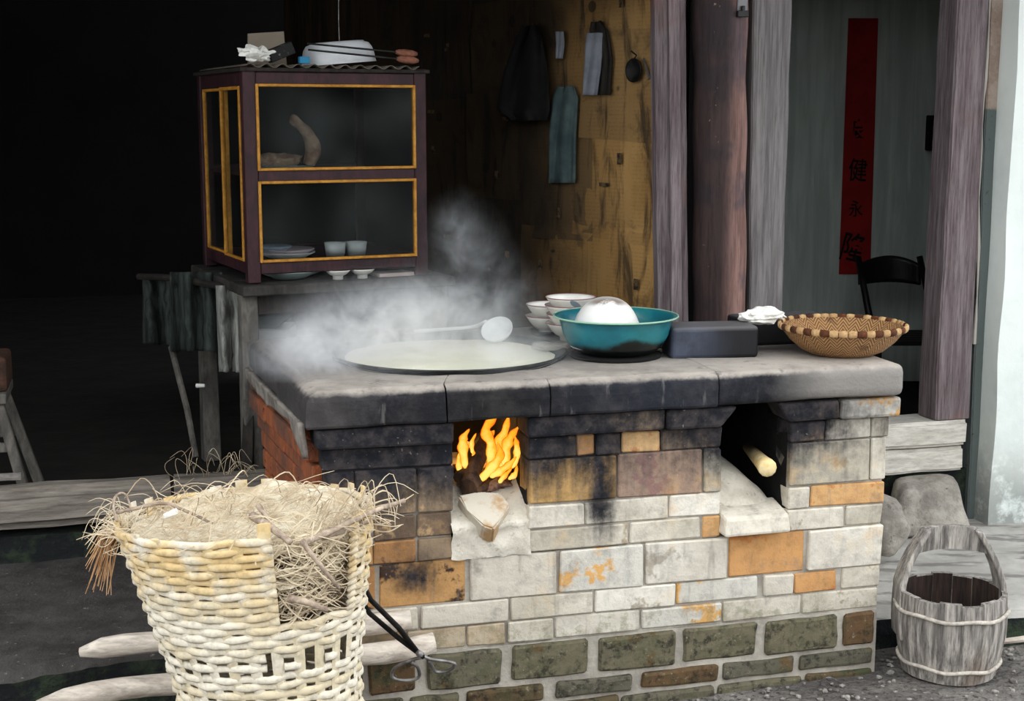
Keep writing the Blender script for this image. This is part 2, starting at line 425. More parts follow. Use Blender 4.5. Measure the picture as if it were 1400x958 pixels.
m = M('peeling_red_column', 0.75); v = m.scaled((12, 12, 1.0)); g = m.noise(3, 6, 0.65, v, 0.4); big = m.noise(3.4, 4, 0.65); x, y, z = m.xyz()
c = m.mix(g.ss(0.35, 0.65), '#6b4e46', '#8a6a62')
c = m.mix(big.ss(0.5, 0.62) * 0.75, c, '#4c4148')
c = m.mix(((x * -1.0 + g * 0.05).ss(-.005, 0.05)) * 0.85, c, '#1e1719')  # shadow on the column's left side, painted into the colour
fl = m.noise(34, 4, 0.7); c = m.mix((fl.ss(0.68, 0.72)) * (x.gauss(-0.055, 0.03) + x.gauss(0.06, 0.02)), c, '#a58d78')
fine = m.noise(9, 5, 0.7, v); c = m.mul(c, fine.ss(0.25, 0.6) * 0.5 + 0.5); m.color(c).bump(fine, 0.003, 0.6)
b.build('shaft', m, ct, smooth=True)
# iron latch plate near the top of the column
q = onv(999, 14, 0.98) - NV * 0.09
b = MB(); b.box(q + Vector((0, 0, 0.02)), (0.035, 0.01, 0.06), rotz(TH), 0.002)
m = M('grey_iron_plate', 0.5); m.color('#6b6a6c'); m.b.inputs['Metallic'].default_value = 0.6; IRONP = m
b.build('latch_plate', IRONP, ct)
b = MB(); b.box(q + Vector((0, -0.008, -0.018)), (0.037, 0.02, 0.02), rotz(TH), 0.002); b.box(q + Vector((0, -0.008, -0.003)), (0.01, 0.02, 0.02), rotz(TH), 0.002)
b.build('latch_bolt', W_BLACK, ct)
slab_post('timber_board', 1019, 1028, 1018, 1023, 1.002, 1.05, W_POST, 'narrow dark board between the round column and the wide plank', 'board', 0.003)
slab_post('timber_plank', 1029, 1083, 1024, 1070, 0.95, 1.0, W_PLANK, 'wide grey plank with whitish scuffs at the left of the doorway', 'plank', 0.004)
rt = slab_post('door_post', 1310, 1353, 1286, 1332, 0.95, 1.07, W_POST, 'grey brown door post with white flecks at the right of the doorway', 'post', 0.006, z0=0.479)
# lath strip between door post and plaster
m = M('cracked_lath', 0.9); x, y, z = m.world(); n1 = m.noise(8, 5, 0.7); n2 = m.noise(30, 5, 0.7)
c = m.mix(n1.ss(0.4, 0.6), '#8f7c70', '#a6968a'); c = m.mix((z + n1 * 0.06).ss(1.60, 1.585), c, '#5c6462'); c = m.mix(n2.ss(0.62, 0.7), c, '#4d453f')
LATH = m.color(c).bump(n2, 0.006)
slab_post('door_jamb', 1355, 1374, 1335, 1356, 0.975, 1.05, LATH, 'cracked brown and grey jamb strip beside the white plaster wall', 'jamb', 0.004, z0=0.1)
b = MB(); pth = [onv(lerp(1354, 1331, t) + 2 * math.sin(t * 9), lerp(-60, 470, t), 0.972) for t in [k / 16 for k in range(17)]]
b.tube(pth, [0.005 + 0.003 * math.sin(k * 1.7) for k in range(17)], 6)
m = M('lime_seam', 0.9); m.color('#b3ada4'); b.build('plaster_seam', m, label='thin pale lime seam down the edge of the right door post', cat='seam')

# boulders at the foot of the threshold
def stone(name, c, d, rz, seed, mat, label, cat='stone', sub=3, amp=0.22, flatz=None, **k):
    b = MB(); b.blob(c, d, rotz(rz), sub, amp, 1.6, seed, flatz); b.rough(0.006, 14)
    return b.build(name, mat, smooth=True, label=label, cat=cat, **k)
b = MB(); p0 = onY(1275, 672, 4.78)
b.hexa([Vector((p0.x - .155, 4.68, .1)), Vector((p0.x + .15, 4.74, .1)), Vector((p0.x + .14, 5.0, .1)), Vector((p0.x - .13, 4.95, .1)),
        Vector((p0.x - .125, 4.72, .28)), Vector((p0.x + .10, 4.78, .275)), Vector((p0.x + .11, 4.9, .29)), Vector((p0.x - .11, 4.9, .29))])
bmesh.ops.subdivide_edges(b.bm, edges=b.bm.edges[:], cuts=7, use_grid_fill=True)
for _ in range(6): bmesh.ops.smooth_vert(b.bm, verts=b.bm.verts[:], factor=0.5, use_axis_x=True, use_axis_y=True, use_axis_z=True)
b.rough(0.012, 9, 3)
hc = onY(1268, 688, 4.70)
for v in b.bm.verts:
    d_ = (v.co - hc); d_.y *= 0.5
    if d_.length < 0.03: v.co.y += 0.05 * (1 - d_.length / 0.03)
b.build('foundation_stone', BOULDER, smooth=True, label='big rounded grey stone with a small hole under the threshold', cat='stone')
stone('foundation_stone', onY(1214, 695, 4.45) + Vector((-0.02, 0, -0.06)), (0.085, 0.09, 0.10), 0.2, 9, BOULDER, 'rounded pale stone half hidden by the right end of the stove', flatz=-0.09)

# ------------------------------------------------------------------ the brick stove
SC = 1.2
stove = empty('brick_stove', S(SC, 0, 0), TH, 'long sooty brick cooking stove with two fire mouths and thick slab top', 'stove')
def soot_nodes(m):
    x, y, z = m.xyz(); s = x + SC
    n = m.noise(7, 5, 0.65); n2 = m.noise(38, 4, 0.7)
    v = m.scaled((16, 16, 2.2)); st = m.noise(2.0, 4, 0.6, v)
    base = z.ss(0.46, 0.77) * 0.95 * (1.0 - s.ss(1.74, 2.0) * 0.45)
    left = s.ss(0.95, 0.55) * z.ss(0.26, 0.50) * 0.34
    g = base + left + s.gauss(sof(822, 650), 0.045) * z.gauss(0.535, 0.12) * 0.95
    g = g + s.gauss(sof(672, 560), 0.20) * z.gauss(0.74, 0.13) * 0.75
    g = g + s.gauss(sof(1035, 560), 0.15) * z.gauss(0.71, 0.13) * 0.8
    g = g + s.gauss(sof(566, 795), 0.07) * z.gauss(0.385, 0.05) * 0.75
    g = g + s.gauss(sof(912, 770), 0.05) * z.gauss(0.39, 0.03) * 0.3
    fac = (g + (n - 0.5) * 0.8 + (st - 0.5) * 0.8 + (n2 - 0.5) * 0.7).ss(0.12, 1.15)
    return fac, s, z, n, n2, st
def brickmat(name, c1, c2, spall=None, th=0.55, soot=1.0, moss=False):
    m = M(name, 0.9, stove); v = m.scaled((1, 1, 1), off=5.0)
    fac, s, z, n, n2, st = soot_nodes(m)
    a = m.noise(5, 5, 0.65, v); f2 = m.noise(24, 5, 0.7, v)
    c = m.mix((a + (m.rnd - 0.5) * 0.5).ss(0.35, 0.68), c1, c2)
    if spall: c = m.mix((a + (f2 - 0.5) * 0.3).ss(th, th + 0.06), c, spall)
    gr = m.noise(11, 5, .7); oc = m.noise(4.5, 4, .6)
    if not moss: c = m.mix(gr.ss(.52, .72) * .5, c, '#736a60'); c = m.mix((oc.ss(.54, .68)) * (f2.ss(.4, .6)) * .45, c, '#c79f63'); c = m.mix(st.ss(.56, .70) * .35, c, '#7d756b')
    c = m.mul(c, f2.ss(0.2, 0.6) * 0.35 + 0.68)
    if moss: c = m.mix((f2 + (a - 0.5) * 0.6).ss(0.40, 0.68) * 0.55, c, '#353c26'); c = m.mix(n2.ss(0.48, 0.68) * .8, c, '#1b1a15'); c = m.mix(m.noise(70, 4, .7).ss(.6, .7) * .5, c, '#8d8874'); c = m.mix((z + (n - .5) * .05).ss(.17, .20) * .5, c, '#12130e')
    else:
        lim = m.mix((z.ss(0.30, 0.20)) * (f2.ss(0.45, 0.62)) * 0.5, c, '#5a5a38'); c = lim
    sootc = m.mix((f2 + (a - .5) * .4).ss(0.35, 0.75), '#101219', '#413b3b')
    c = m.mix(fac * soot, c, sootc)
    fl = m.noise(90, 2, 0.5); c = m.mix(fl.ss(0.70, 0.76) * 0.35, c, '#b0a49a')
    m.color(c).bump(f2 + a * 0.6, 0.006, 0.8); return m
BM = {
 'g': brickmat('pale_grey_brick', '#aea696', '#cfc7b8', '#988a74', .62),
 'h': brickmat('whitewashed_brick', '#c3bbad', '#dcd5c8', '#a89f90', .64),
 't': brickmat('tan_brick', '#b09a7c', '#c4b7a2', '#94734f', 0.58),
 'o': brickmat('orange_spalled_brick', '#c2905c', '#d2ab78', '#b5743f', 0.54, 0.5),
 'p': brickmat('grey_brick_with_orange_patch', '#c9c4b9', '#bdb7ab', '#cf9f60', 0.54, 0.8),
 'd': brickmat('dark_fired_brick', '#6a5747', '#8a7660', '#b0926a', 0.56),
 'b': brickmat('brown_burnt_brick', '#9b7047', '#b58a58', '#3a271c', 0.55, 1.1),
 'b2': brickmat('golden_tan_brick', '#b8925c', '#c9ab7c', '#6e5a44', .60),
 'q': brickmat('pinkish_burnt_brick', '#a08674', '#b59a7e', '#8a6a62', .56, .8),
 'm': brickmat('mossy_stone_block', '#5c574a', '#6a634f', '#6e5236', 0.58, 0.0, True),
 'n': brickmat('brown_mossy_block', '#5f4830', '#564833', '#45452f', 0.55, 0.0, True),
 's': brickmat('slab_edge', '#8d8883', '#a09a94', None, 0.6, 1.0),
}
m = M('lime_mortar', 0.95, stove); fac, s, z, n, n2, st = soot_nodes(m)
c = m.mix(n.ss(0.35, 0.65), '#8f887e', '#b5aea2'); c = m.mix((fac * 0.9 + z.ss(0.60, 0.72) * 0.25).clamp(), c, '#161315')
MORTAR = m.color(c).bump(n2, 0.006, 0.8)
m = M('ash_dusted_slab', 0.85, stove); fac, s, z, n, n2, st = soot_nodes(m); x, y, z = m.xyz(); n1 = m.noise(6, 5, 0.65); n3 = m.noise(20, 5, 0.7)
c = m.mix(n1.ss(0.35, 0.65), '#8d857d', '#b0a79d')
c = m.mix((y.ss(0.05, 0.34) * 0.8 + (n1 - 0.5) * 0.5).clamp(), c, '#55504f'); c = m.mix(n3.ss(0.56, 0.7) * 0.5, c, '#433f40')
fr_ = m.mix(n3.ss(0.42, 0.75), '#121217', '#2c2b30'); fr_ = m.mix((s.gauss(sof(900, 520), .22) * .7), fr_, '#191d27'); fr_ = m.mix((s.gauss(sof(672, 540), .12) * .95 + (n3 - .5) * .3).clamp(), fr_, '#0b0a0c'); fr_ = m.mix((s.ss(1.58, 1.80) + (n1 - .5) * .5).clamp(), fr_, '#847f7a'); fr_ = m.mix((s.ss(.62, .40) * .3 + (n3 - .5) * .3).clamp(), fr_, '#5b5552')
fr_ = m.mix(st.ss(.62, .72) * .25, fr_, '#8d8884')
c = m.mix((z + (n3 - .5) * .016 + (n1 - .5) * .014).ss(.864, .879), fr_, c)
TOPM = m.color(c).bump(n3 + n1 * .6, 0.007, 0.8)
m = M('soot_black', 0.95); n1 = m.noise(20, 4); SOOT = m.color(m.mix(n1.ss(0.4, 0.7), '#080707', '#151211')).bump(n1, 0.01)
m = M('red_crumbled_side', 0.95, stove); v = m.scaled((6, 10, 3)); n1 = m.noise(3, 6, 0.7, v, 0.4); n2 = m.noise(30, 5, 0.7); n3 = m.noise(4, 4)
c = m.mix(n1.ss(0.35, 0.65), '#a35a34', '#7c4a34'); c = m.mix(n3.ss(0.5, 0.65) * 0.7, c, '#4a3f3a'); c = m.mix(n2.ss(0.6, 0.72), c, '#241a18')
SIDE = m.color(c).bump(n1 + n2 * 0.5, 0.012, 1.0)
m = M('grey_daub', 0.95); n1 = m.noise(12, 5, 0.7); n2 = m.noise(50, 4); DAUB = m.color(m.mix(n1.ss(0.35, 0.65), '#5d5650', '#8a837a')).bump(n1 + n2 * 0.3, 0.008, 0.8)

# course heights above the yard
Z = dict(top=.882, cap=.79, c2=.732, c3=.673, b4=.552, c5=.488, c6=.427, b7=.310, c8=.247, c9=.187, s10=.077, s11=.018, s12=-.06)
SL, SR = sof(446, 700), sof(1208, 700)
F1L, F1R = sof(620, 620), sof(722, 640)           # first fire mouth
F2L, F2R = sof(988, 600), sof(1079, 600)          # second fire mouth
bcnt = [0]
def brick(s0, s1, z0, z1, mk, v0=0.0, v1=0.09, gap=0.0022, st0=None, st1=None, name='brick', bev=0.0035, lift=True):
    bcnt[0] += 1; rr = random.Random(bcnt[0] * 13)
    j = lambda a=0.0025: rr.uniform(-a, a)
    t0 = s0 if st0 is None else st0; t1 = s1 if st1 is None else st1
    pv = v0 + (rr.uniform(-0.0045, 0.003) if lift else 0)
    P = [S(s0 + gap + j(), pv + j(), z0 + gap + j(.002)), S(s1 - gap + j(), pv + j(), z0 + gap + j(.002)), S(s1 - gap, v1, z0 + gap), S(s0 + gap, v1, z0 + gap),
         S(t0 + gap + j(), pv + j(), z1 - gap + j(.002)), S(t1 - gap + j(), pv + j(), z1 - gap + j(.002)), S(t1 - gap, v1, z1 - gap), S(t0 + gap, v1, z1 - gap)]
    b = MB(); b.hexa(P, bev, 2 if bev > 0.007 else 1)
    if name == 'stone_block' and v0 < .05:
        bmesh.ops.subdivide_edges(b.bm, edges=[e for e in b.bm.edges if e.calc_length() > .04], cuts=2, use_grid_fill=True); b.rough(.005, 22, rr.random() * 9)
    return b.build(name, BM[mk] if isinstance(mk, str) else mk, stove, smooth=False)
def course(z0, z1, v0, y, items, **k):
    for it in items:
        x0, x1, mk = it[:3]
        s0 = SL if x0 is None else sof(x0, y, v0); s1 = sof(x1, y, v0) if x1 is not None else SR
        brick(s0, s1, z0, z1, mk, v0, **k)
course(Z['c2'], Z['cap'], -0.024, 597, [(430, 622, 'd')], bev=0.008)
course(Z['c2'], Z['cap'], -0.024, 580, [(722, 912, 'd')], bev=0.008)
sa = sof(912, 570, -.024); brick(sa, sof(988, 575, -.024), Z['c2'], Z['cap'], 'd', -0.024, st1=sof(1012, 550, -.024), bev=0.009)
brick(sof(1081, 575, -.024), sof(1150, 572, -.024), Z['c2'], Z['cap'], 'd', -0.024, st0=sof(1066, 548, -.024), bev=0.009)
brick(sof(1150, 572, -.024), sof(1233, 560, -.024), Z['c2'], Z['cap'], 'p', -0.024, bev=0.009)
course(Z['c3'], Z['c2'], 0.0, 625, [(440, 621, 'd')])
course(Z['c3'], Z['c2'], 0.0, 600, [(722, 788, 'd'), (788, 815, 'o'), (815, 850, 'd'), (850, 903, 'o'), (903, 988, 'd')])
course(Z['c3'], Z['c2'], 0.0, 590, [(1080, 1128, 'd'), (1128, 1190, 'g'), (1190, 1217, 'g')])
course(Z['b4'], Z['c3'], 0.0, 670, [(None, 485, 'b'), (485, 570, 'd'), (571, 621, 'd')])
course(Z['b4'], Z['c3'], 0.0, 650, [(722, 844, 'b2'), (845, 960, 'q'), (961, 987, 'g')])
course(Z['b4'], Z['c3'], 0.0, 630, [(1079, 1189, 'g'), (1190, 1213, 'g')])
course(Z['c5'], Z['b4'], 0.0, 720, [(None, 510, 'd'), (510, 569, 'd'), (570, 619, 'd')])
course(Z['c5'], Z['b4'], 0.0, 700, [(721, 800, 'g'), (800, 914, 'g'), (915, 986, 'h')])
course(Z['c5'], Z['b4'], 0.0, 680, [(1078, 1107, 'g'), (1108, 1209, 'o')])
course(Z['c6'], Z['c5'], 0.0, 755, [(None, 510, 'b'), (510, 569, 'b'), (571, 621, 'd')])
course(Z['c6'], Z['c5'], 0.0, 727, [(721, 860, 'g'), (860, 959, 'g'), (960, 986, 'o')])
course(Z['c6'], Z['c5'], 0.0, 708, [(1076, 1155, 'g'), (1156, 1207, 'g')])
course(Z['b7'], Z['c6'], 0.0, 790, [(None, 514, 'b'), (518, 638, 'b'), (642, 763, 'h'), (764, 880, 'p'), (881, 994, 'h'), (996, 1100, 'o'), (1102, 1204, 'h')])
course(Z['c8'], Z['b7'], 0.0, 830, [(None, 505, 'g'), (505, 573, 'g'), (575, 696, 'h'), (698, 811, 'g'), (812, 923, 'h'), (924, 1037, 'p'), (1042, 1084, 'h'), (1084, 1143, 'o'), (1148, 1202, 'g')])
course(Z['c9'], Z['c8'], 0.0, 860, [(None, 555, 't'), (556, 637, 't'), (638, 692, 't'), (693, 758, 'g'), (758, 875, 'h'), (876, 987, 'p'), (987, 1095, 'g'), (1096, 1199, 'g')])
course(Z['s10'], Z['c9'], -0.008, 900, [(None, 500, 'n'), (500, 572, 'n'), (581, 689, 'm'), (698, 808, 'm'), (815, 927, 'm'), (931, 1038, 'm'), (1044, 1146, 'm'), (1150, 1197, 'n')], gap=0.008, name='stone_block', bev=0.006)
course(Z['s11'], Z['s10'], -0.01, 940, [(None, 555, 'm'), (557, 632, 'm'), (634, 748, 'n'), (757, 868, 'm'), (874, 985, 'n'), (986, 1090, 'm'), (1091, 1196, 'm')], gap=0.007, name='stone_block', bev=0.008)
course(Z['s12'], Z['s11'], -0.012, 960, [(None, 600, 'm'), (600, 720, 'm'), (720, 850, 'n'), (850, 980, 'm'), (980, 1100, 'm'), (1100, 1195, 'n')], gap=0.006, name='stone_block', bev=0.008)
# loose bits of the right end (short side faces of the courses)
for z0, z1, mk in ((Z['c3'], Z['c2'], 'g'), (Z['b4'], Z['c3'], 'g'), (Z['c5'], Z['b4'], 'g'), (Z['c6'], Z['c5'], 'g'), (Z['b7'], Z['c6'], 'h'), (Z['c8'], Z['b7'], 'g'), (Z['c9'], Z['c8'], 'g')):
    for v0, v1 in ((0.095, 0.34), (0.345, 0.6), (0.605, 0.85)):
        brick(SR - 0.09, SR + 0.003, z0, z1, mk, v0, v1, lift=False)
for z0, z1 in ((Z['s10'], Z['c9']), (-0.06, Z['s10'])):
    for v0, v1 in ((0.095, 0.45), (0.455, 0.85)): brick(SR - 0.09, SR, z0, z1, 'm', v0, v1, name='stone_block', lift=False)
# the left end: crumbling red brick courses with grey daub above
zz = [0.0, .06, .125, .187, .247, .31, .37, .427, .488, .552, .612, .673, .732, .79]
for k in range(len(zz) - 1):
    vs = [0.1, 0.35, 0.6, 0.85] if k % 2 else [0.1, 0.22, 0.47, 0.72, 0.85]
    for v0, v1 in zip(vs[:-1], vs[1:]):
        s0 = SL + 0.004 - (0.035 if k > 10 else 0.012 if k > 9 else 0.0) + random.uniform(-0.006, 0.004)
        o_ = brick(s0, SL + 0.11, zz[k], zz[k + 1], SIDE, v0, v1, gap=0.003, lift=False, bev=0.008)
        for v_ in o_.data.vertices: v_.co.x -= .085 * v_.co.y / .85   # the left end splays out towards the back
b = MB()                                          # daub skirt that hangs down over the left end
def daub(i, j):
    v = lerp(0.0, 0.84, i); low = 0.765 + 0.008 * math.sin(v * 9) - 0.055 * max(0, 0.16 - v) * 6 + 0.012 * mnoise.noise(Vector((v * 11, 3, 0)))
    z = lerp(low, 0.80, j); return S(SL - 0.042 - .07 * v / .85 - 0.006 * mnoise.noise(Vector((v * 20, z * 20, 0))) - 0.004 * j, v, z)
b.grid(daub, 30, 8); b.solidify(0.014); b.build('daub_skirt', DAUB, stove, smooth=True)
# core of the stove behind the bricks (mortar), fire chambers of soot
def core(s0, s1, v0, v1, z0, z1, mat=MORTAR, name='mortar_core', mb=None):
    b = mb or MB(); b.hexa([S(s, v, z) for z in (z0, z1) for s, v in ((s0, v0), (s1, v0), (s1, v1), (s0, v1))])
    return b if mb else b.build(name, mat, stove)
mbx = MB()
for a, c_, za, zb in ((SL + .006, SR - .006, -.06, Z['c9'] - .003), (SL + .006, SR - .006, Z['c9'] - .003, Z['c6'] - .002), (SL + .006, F1L - .006, Z['c6'], .8), (F1R + .006, F2L - .006, Z['c6'], .8), (F2R + .006, SR - .006, Z['c6'], .8)):
    core(a, c_, 0.0075 if za >= Z['c9'] - .01 else 0.002, 0.075, za, zb, mb=mbx)
mbx.build('mortar', MORTAR, stove)
def chamber(sl, sr, name):
    b = MB(); D = 0.5
    for pts in ([(sl, .07, .44), (sr, .07, .44), (sr, D, .44), (sl, D, .44)], [(sl, .02, .40), (sl, D, .40), (sl, D, .80), (sl, .02, .80)],
                [(sr, .02, .40), (sr, D, .40), (sr, D, .80), (sr, .02, .80)], [(sl, D, .40), (sr, D, .40), (sr, D, .80), (sl, D, .80)], [(sl, -.0, .787), (sr, -.0, .787), (sr, D, .787), (sl, D, .787)]):
        b.face([S(*p) for p in pts])
    bmesh.ops.subdivide_edges(b.bm, edges=b.bm.edges[:], cuts=6, use_grid_fill=True); b.rough(0.008, 12)
    b.build(name, SOOT, stove)
chamber(F1L - .004, F1R + .004, 'fire_chamber'); chamber(F2L - .004, F2R + .004, 'fire_chamber')
b = MB()                                          # inner mass that carries the slabs
for s0, s1 in ((SL + .1, F1L - .02), (F1R + .02, F2L - .02), (F2R + .02, SR - .08)):
    core(s0, s1, .09, .84, 0, .55, mb=b)
b.build('inner_fill', SOOT, stove)
b = MB(); core(SL + .02, SR - .02, .80, .85, 0, .79, mb=b); b.build('back_wall', SOOT, stove)
# slab top with the hole for the wok, in four slabs
WS, WV, WR = 0.845, 0.425, 0.318                   # centre and radius of the wok hole
CS0, CS1, CV0, CV1 = 0.386, sof(982, 520, -.04), -0.042, 0.855
def slab(a0, a1, name='slab'):
    b = MB(); K = max(8, int(abs(a1 - a0) / R(3))); ang = [lerp(a0, a1, k / K) for k in range(K + 1)]
    for cs, cv in ((CS0, CV0), (CS1, CV0), (CS1, CV1), (CS0, CV1)):
        a = math.atan2(cv - WV, cs - WS)
        for t in (a, a + math.tau, a - math.tau):
            if a0 < t < a1:
                k = min(range(1, K), key=lambda q: abs(ang[q] - t)); ang[k] = t
    cols = []
    for a in ang:
        dx, dy = math.cos(a), math.sin(a); ts = []
        if dx: ts += [t for t in ((CS0 - WS) / dx, (CS1 - WS) / dx) if t > 0]
        if dy: ts += [t for t in ((CV0 - WV) / dy, (CV1 - WV) / dy) if t > 0]
        t = min(ts); ox, oy = WS + dx * t, WV + dy * t; ix, iy = WS + dx * WR, WV + dy * WR
        def ins(d): return (min(max(ox, CS0 + d), CS1), min(max(oy, CV0 + d), CV1))
        zt, zb = Z['top'], Z['cap'] + .003
        A, B, C = ins(.034), ins(.012), ins(.003)
        mid = ((ix + A[0]) / 2, (iy + A[1]) / 2)
        rows = [(ix, iy, zb), (ix, iy, zt - .006), (ix + dx * .006, iy + dy * .006, zt), (*mid, zt + .002), (*A, zt), (*B, zt - .009), (*C, zt - .022), (ox, oy, zt - .04), (ox, oy, zb + .006), (*C, zb)]
        cols.append([b.bm.verts.new(S(p[0], p[1], p[2])) for p in rows])
    for c0, c1 in zip(cols[:-1], cols[1:]):
        for r_ in range(len(c0)):
            b.bm.faces.new((c0[r_], c1[r_], c1[(r_ + 1) % len(c0)], c0[(r_ + 1) % len(c0)]))
    b.bm.faces.new(cols[0]); b.bm.faces.new(cols[-1][::-1])
    for v_ in b.bm.verts:
        s_, v2 = U.dot(v_.co), NV.dot(v_.co) - FRONT
        v_.co -= U * (.06 * max(0, v2) / .85 * max(0, min(1, (CS0 + .13 - s_) / .13)))
    b.rough(0.005, 9); return b.build(name, TOPM, stove, smooth=False)
aJ1 = math.atan2(CV0 - WV, sof(611, 545, -.04) - WS); aJ2 = math.atan2(CV0 - WV, sof(752, 535, -.04) - WS); gA = R(0.25)
aB = R(100)
slab(aB - math.tau + gA, aJ1 - gA); slab(aJ1 + gA, aJ2 - gA); slab(aJ2 + gA, aB - gA)
b = MB(); s0 = CS1 + .005; s1 = 2.0
b.hexa([S(s, v, z) for z in (Z['cap'] + .003, Z['top']) for s, v in ((s0, CV0), (s1, CV0), (s1, CV1), (s0, CV1))])
bmesh.ops.subdivide_edges(b.bm, edges=b.bm.edges[:], cuts=7, use_grid_fill=True)
rd = .024
for v_ in b.bm.verts:                             # round the box: clamp to an inner box, push out by the radius
    q_ = Vector((U.dot(v_.co), NV.dot(v_.co) - FRONT, v_.co.z)); lo_ = Vector((s0, CV0, Z['cap'] + .003)); hi_ = Vector((s1, CV1, Z['top']))
    for ax in range(3):                           # crowd the grid towards the faces so that the rounding has vertices
        t_ = (q_[ax] - lo_[ax]) / (hi_[ax] - lo_[ax]); k_ = round(t_ * 8); L_ = hi_[ax] - lo_[ax]; r1 = rd / L_
        q_[ax] = lo_[ax] + L_ * (0, r1 * .3, r1, .35, .5, .65, 1 - r1, 1 - r1 * .3, 1)[k_]
    c_ = Vector([min(max(q_[ax], lo_[ax] + (rd if ax else .004)), hi_[ax] - rd) for ax in range(3)]); d_ = q_ - c_
    if d_.length > rd: q_ = c_ + d_.normalized() * rd
    v_.co = S(*q_)
b.rough(.005, 8); b.build('slab', TOPM, stove, smooth=True)
# low masonry ledge on the slab behind the basin
m = M('blue_black_ledge', 0.6, stove); x, y, z = m.xyz(); n1 = m.noise(8, 5, 0.6); v = m.scaled((10, 10, 1)); n2 = m.noise(3, 4, 0.6, v)
c = m.mix(n1.ss(0.35, 0.65), '#2b2f3a', '#424755'); c = m.mix((x + n1 * 0.15).ss(0.36, 0.46), c, '#141316'); c = m.mix(z.ss(0.955, 0.968) * 0.7, c, '#6d6a6b')
LEDGE = m.color(c).bump(n2, 0.003)
b = MB(); b.hexa([S(s, v, z) for z in (Z['top'] - .004, .968) for s, v in ((1.415, .195), (1.66, .165), (1.68, .29), (1.43, .31))], .012, 3); b.rough(.003, 9)
b.build('ledge', LEDGE, stove)
b = MB(); b.hexa([S(s, v, z) for z in (Z['top'] - .004, .962) for s, v in ((1.69, .345), (1.97, .345), (1.97, .46), (1.69, .46))], .012, 3); b.rough(.003, 9)
b.build('ledge', LEDGE, stove)
# ash and plaster in the first mouth
m = M('pale_ash', 0.95); n1 = m.noise(14, 5, 0.7); n2 = m.noise(55, 4)
ASH = m.color(m.mix(n2.ss(.58,.7) * .5, m.mix(n1.ss(0.4, 0.68), '#d0c9bb', '#b3ab9c'), '#7e776d')).bump(n1 + n2 * .3, .008, .8)
b = MB()
def ash1(i, j):
    s = lerp(F1L - .008, F1R + .006, i); t = j
    z = lerp(.425, .585, t ** .8); v = -.004 + .16 * max(0, t - .45) * 1.7 + .008 * mnoise.noise(Vector((s * 18, t * 5, 0))) - .004 * math.sin(t * 3) * (1 - abs(2 * i - 1))
    z += .02 * (abs(2 * i - 1) ** 2) * t + .006 * mnoise.noise(Vector((s * 25, t * 8, 4))); return S(s, v, z)
b.grid(ash1, 20, 16); b.grid(lambda i, j: S(lerp(F1L, F1R, i), lerp(.137, .5, j), .585 + .015 * mnoise.noise(Vector((i * 5, j * 5, 2)))), 10, 10)
b.rough(.004, 40); b.build('ash_sill', ASH, stove, smooth=True)
m = M('ash_and_embers', 0.95); n1 = m.noise(25, 4); EMB = m.color(m.mix(n1.ss(.4, .6), '#6b4a3c', '#a08574')).bump(n1, .01)
b = MB(); b.blob(S((F1L + F1R) / 2 + .02, .2, .585), (.085, .12, .03), rotz(TH), 3, .3, 3, 4); b.build('ember_bed', EMB, stove, smooth=True)
b = MB()
def ash2(i, j):
    s = lerp(F2L - .002, F2R - .01, i); h = .555 + .055 * (1 - (2 * i - .8) ** 2 * .8) + .01 * mnoise.noise(Vector((s * 20, j * 4, 0)))
    return S(s, lerp(.05, .4, j) - .012 * (1 - j) * math.sin(i * 3.1), lerp(.497, h - .012 - .05 * i * (1 - j), min(1, j * 6)) )
b.grid(ash2, 18, 18); b.build('ash_heap', ASH, stove, smooth=True)
# a projecting whitish block below the second mouth
b = MB(); z0, z1 = .446, .492
b.hexa([S(F2L - .003, -.045, .437), S(sof(1073, 712), -.045, .437), S(sof(1073, 712), .08, .437), S(F2L - .003, .08, .437),
        S(F2L, -.035, .487), S(sof(1071, 700), -.035, .487), S(sof(1076, 700), .08, .505), S(F2L, .08, .505)], .008, 2); b.rough(.004, 12)
b.build('projecting_brick', BM['g'], stove)
# wedge stone on the first mouth's sill
b = MB(); q = onv(662, 690, -.02)
poly = [(626, 677), (655, 671), (683, 672), (697, 690), (690, 704), (674, 724), (660, 719), (640, 697)]
top = [onv(x_, y_, -.052 + (724 - y_) * .0019) for x_, y_ in poly]
vt = [b.bm.verts.new(p) for p in top]; vb = [b.bm.verts.new(p + Vector((0, 0.02, -0.05)) + NV * .02) for p in top]
b.bm.faces.new(vt); b.bm.faces.new(vb[::-1])
for i in range(8): b.bm.faces.new((vt[i], vt[(i + 1) % 8], vb[(i + 1) % 8], vb[i]))
bmesh.ops.bevel(b.bm, geom=b.bm.edges[:], offset=.005, segments=2, affect='EDGES'); b.rough(.004, 20)
b.rough(.004, 30, 5)
m = M('pale_wedge_stone', .9); n1 = m.noise(12, 5, .65); m.color(m.mix(n1.ss(.45, .62), '#c2b9a9', '#ad8d66')).bump(n1, .006); WEDGE = m
b.build('stone', WEDGE, label='pale wedge shaped stone lying below the burning fire mouth', cat='stone')
# stick end poking from the second mouth
b = MB(); p0 = onv(1050, 640, -.01); p1 = onv(1022, 611, .24)
d_ = (p1 - p0)
b.tube([p0, p0 + d_ * .03, p0 + d_ * .2, p1], [.021, .0255, .022, .014], 12)
b.build('wood_stick', W_CUT, smooth=True, label='pale cut wood stick poking out of the dark right fire mouth', cat='stick')

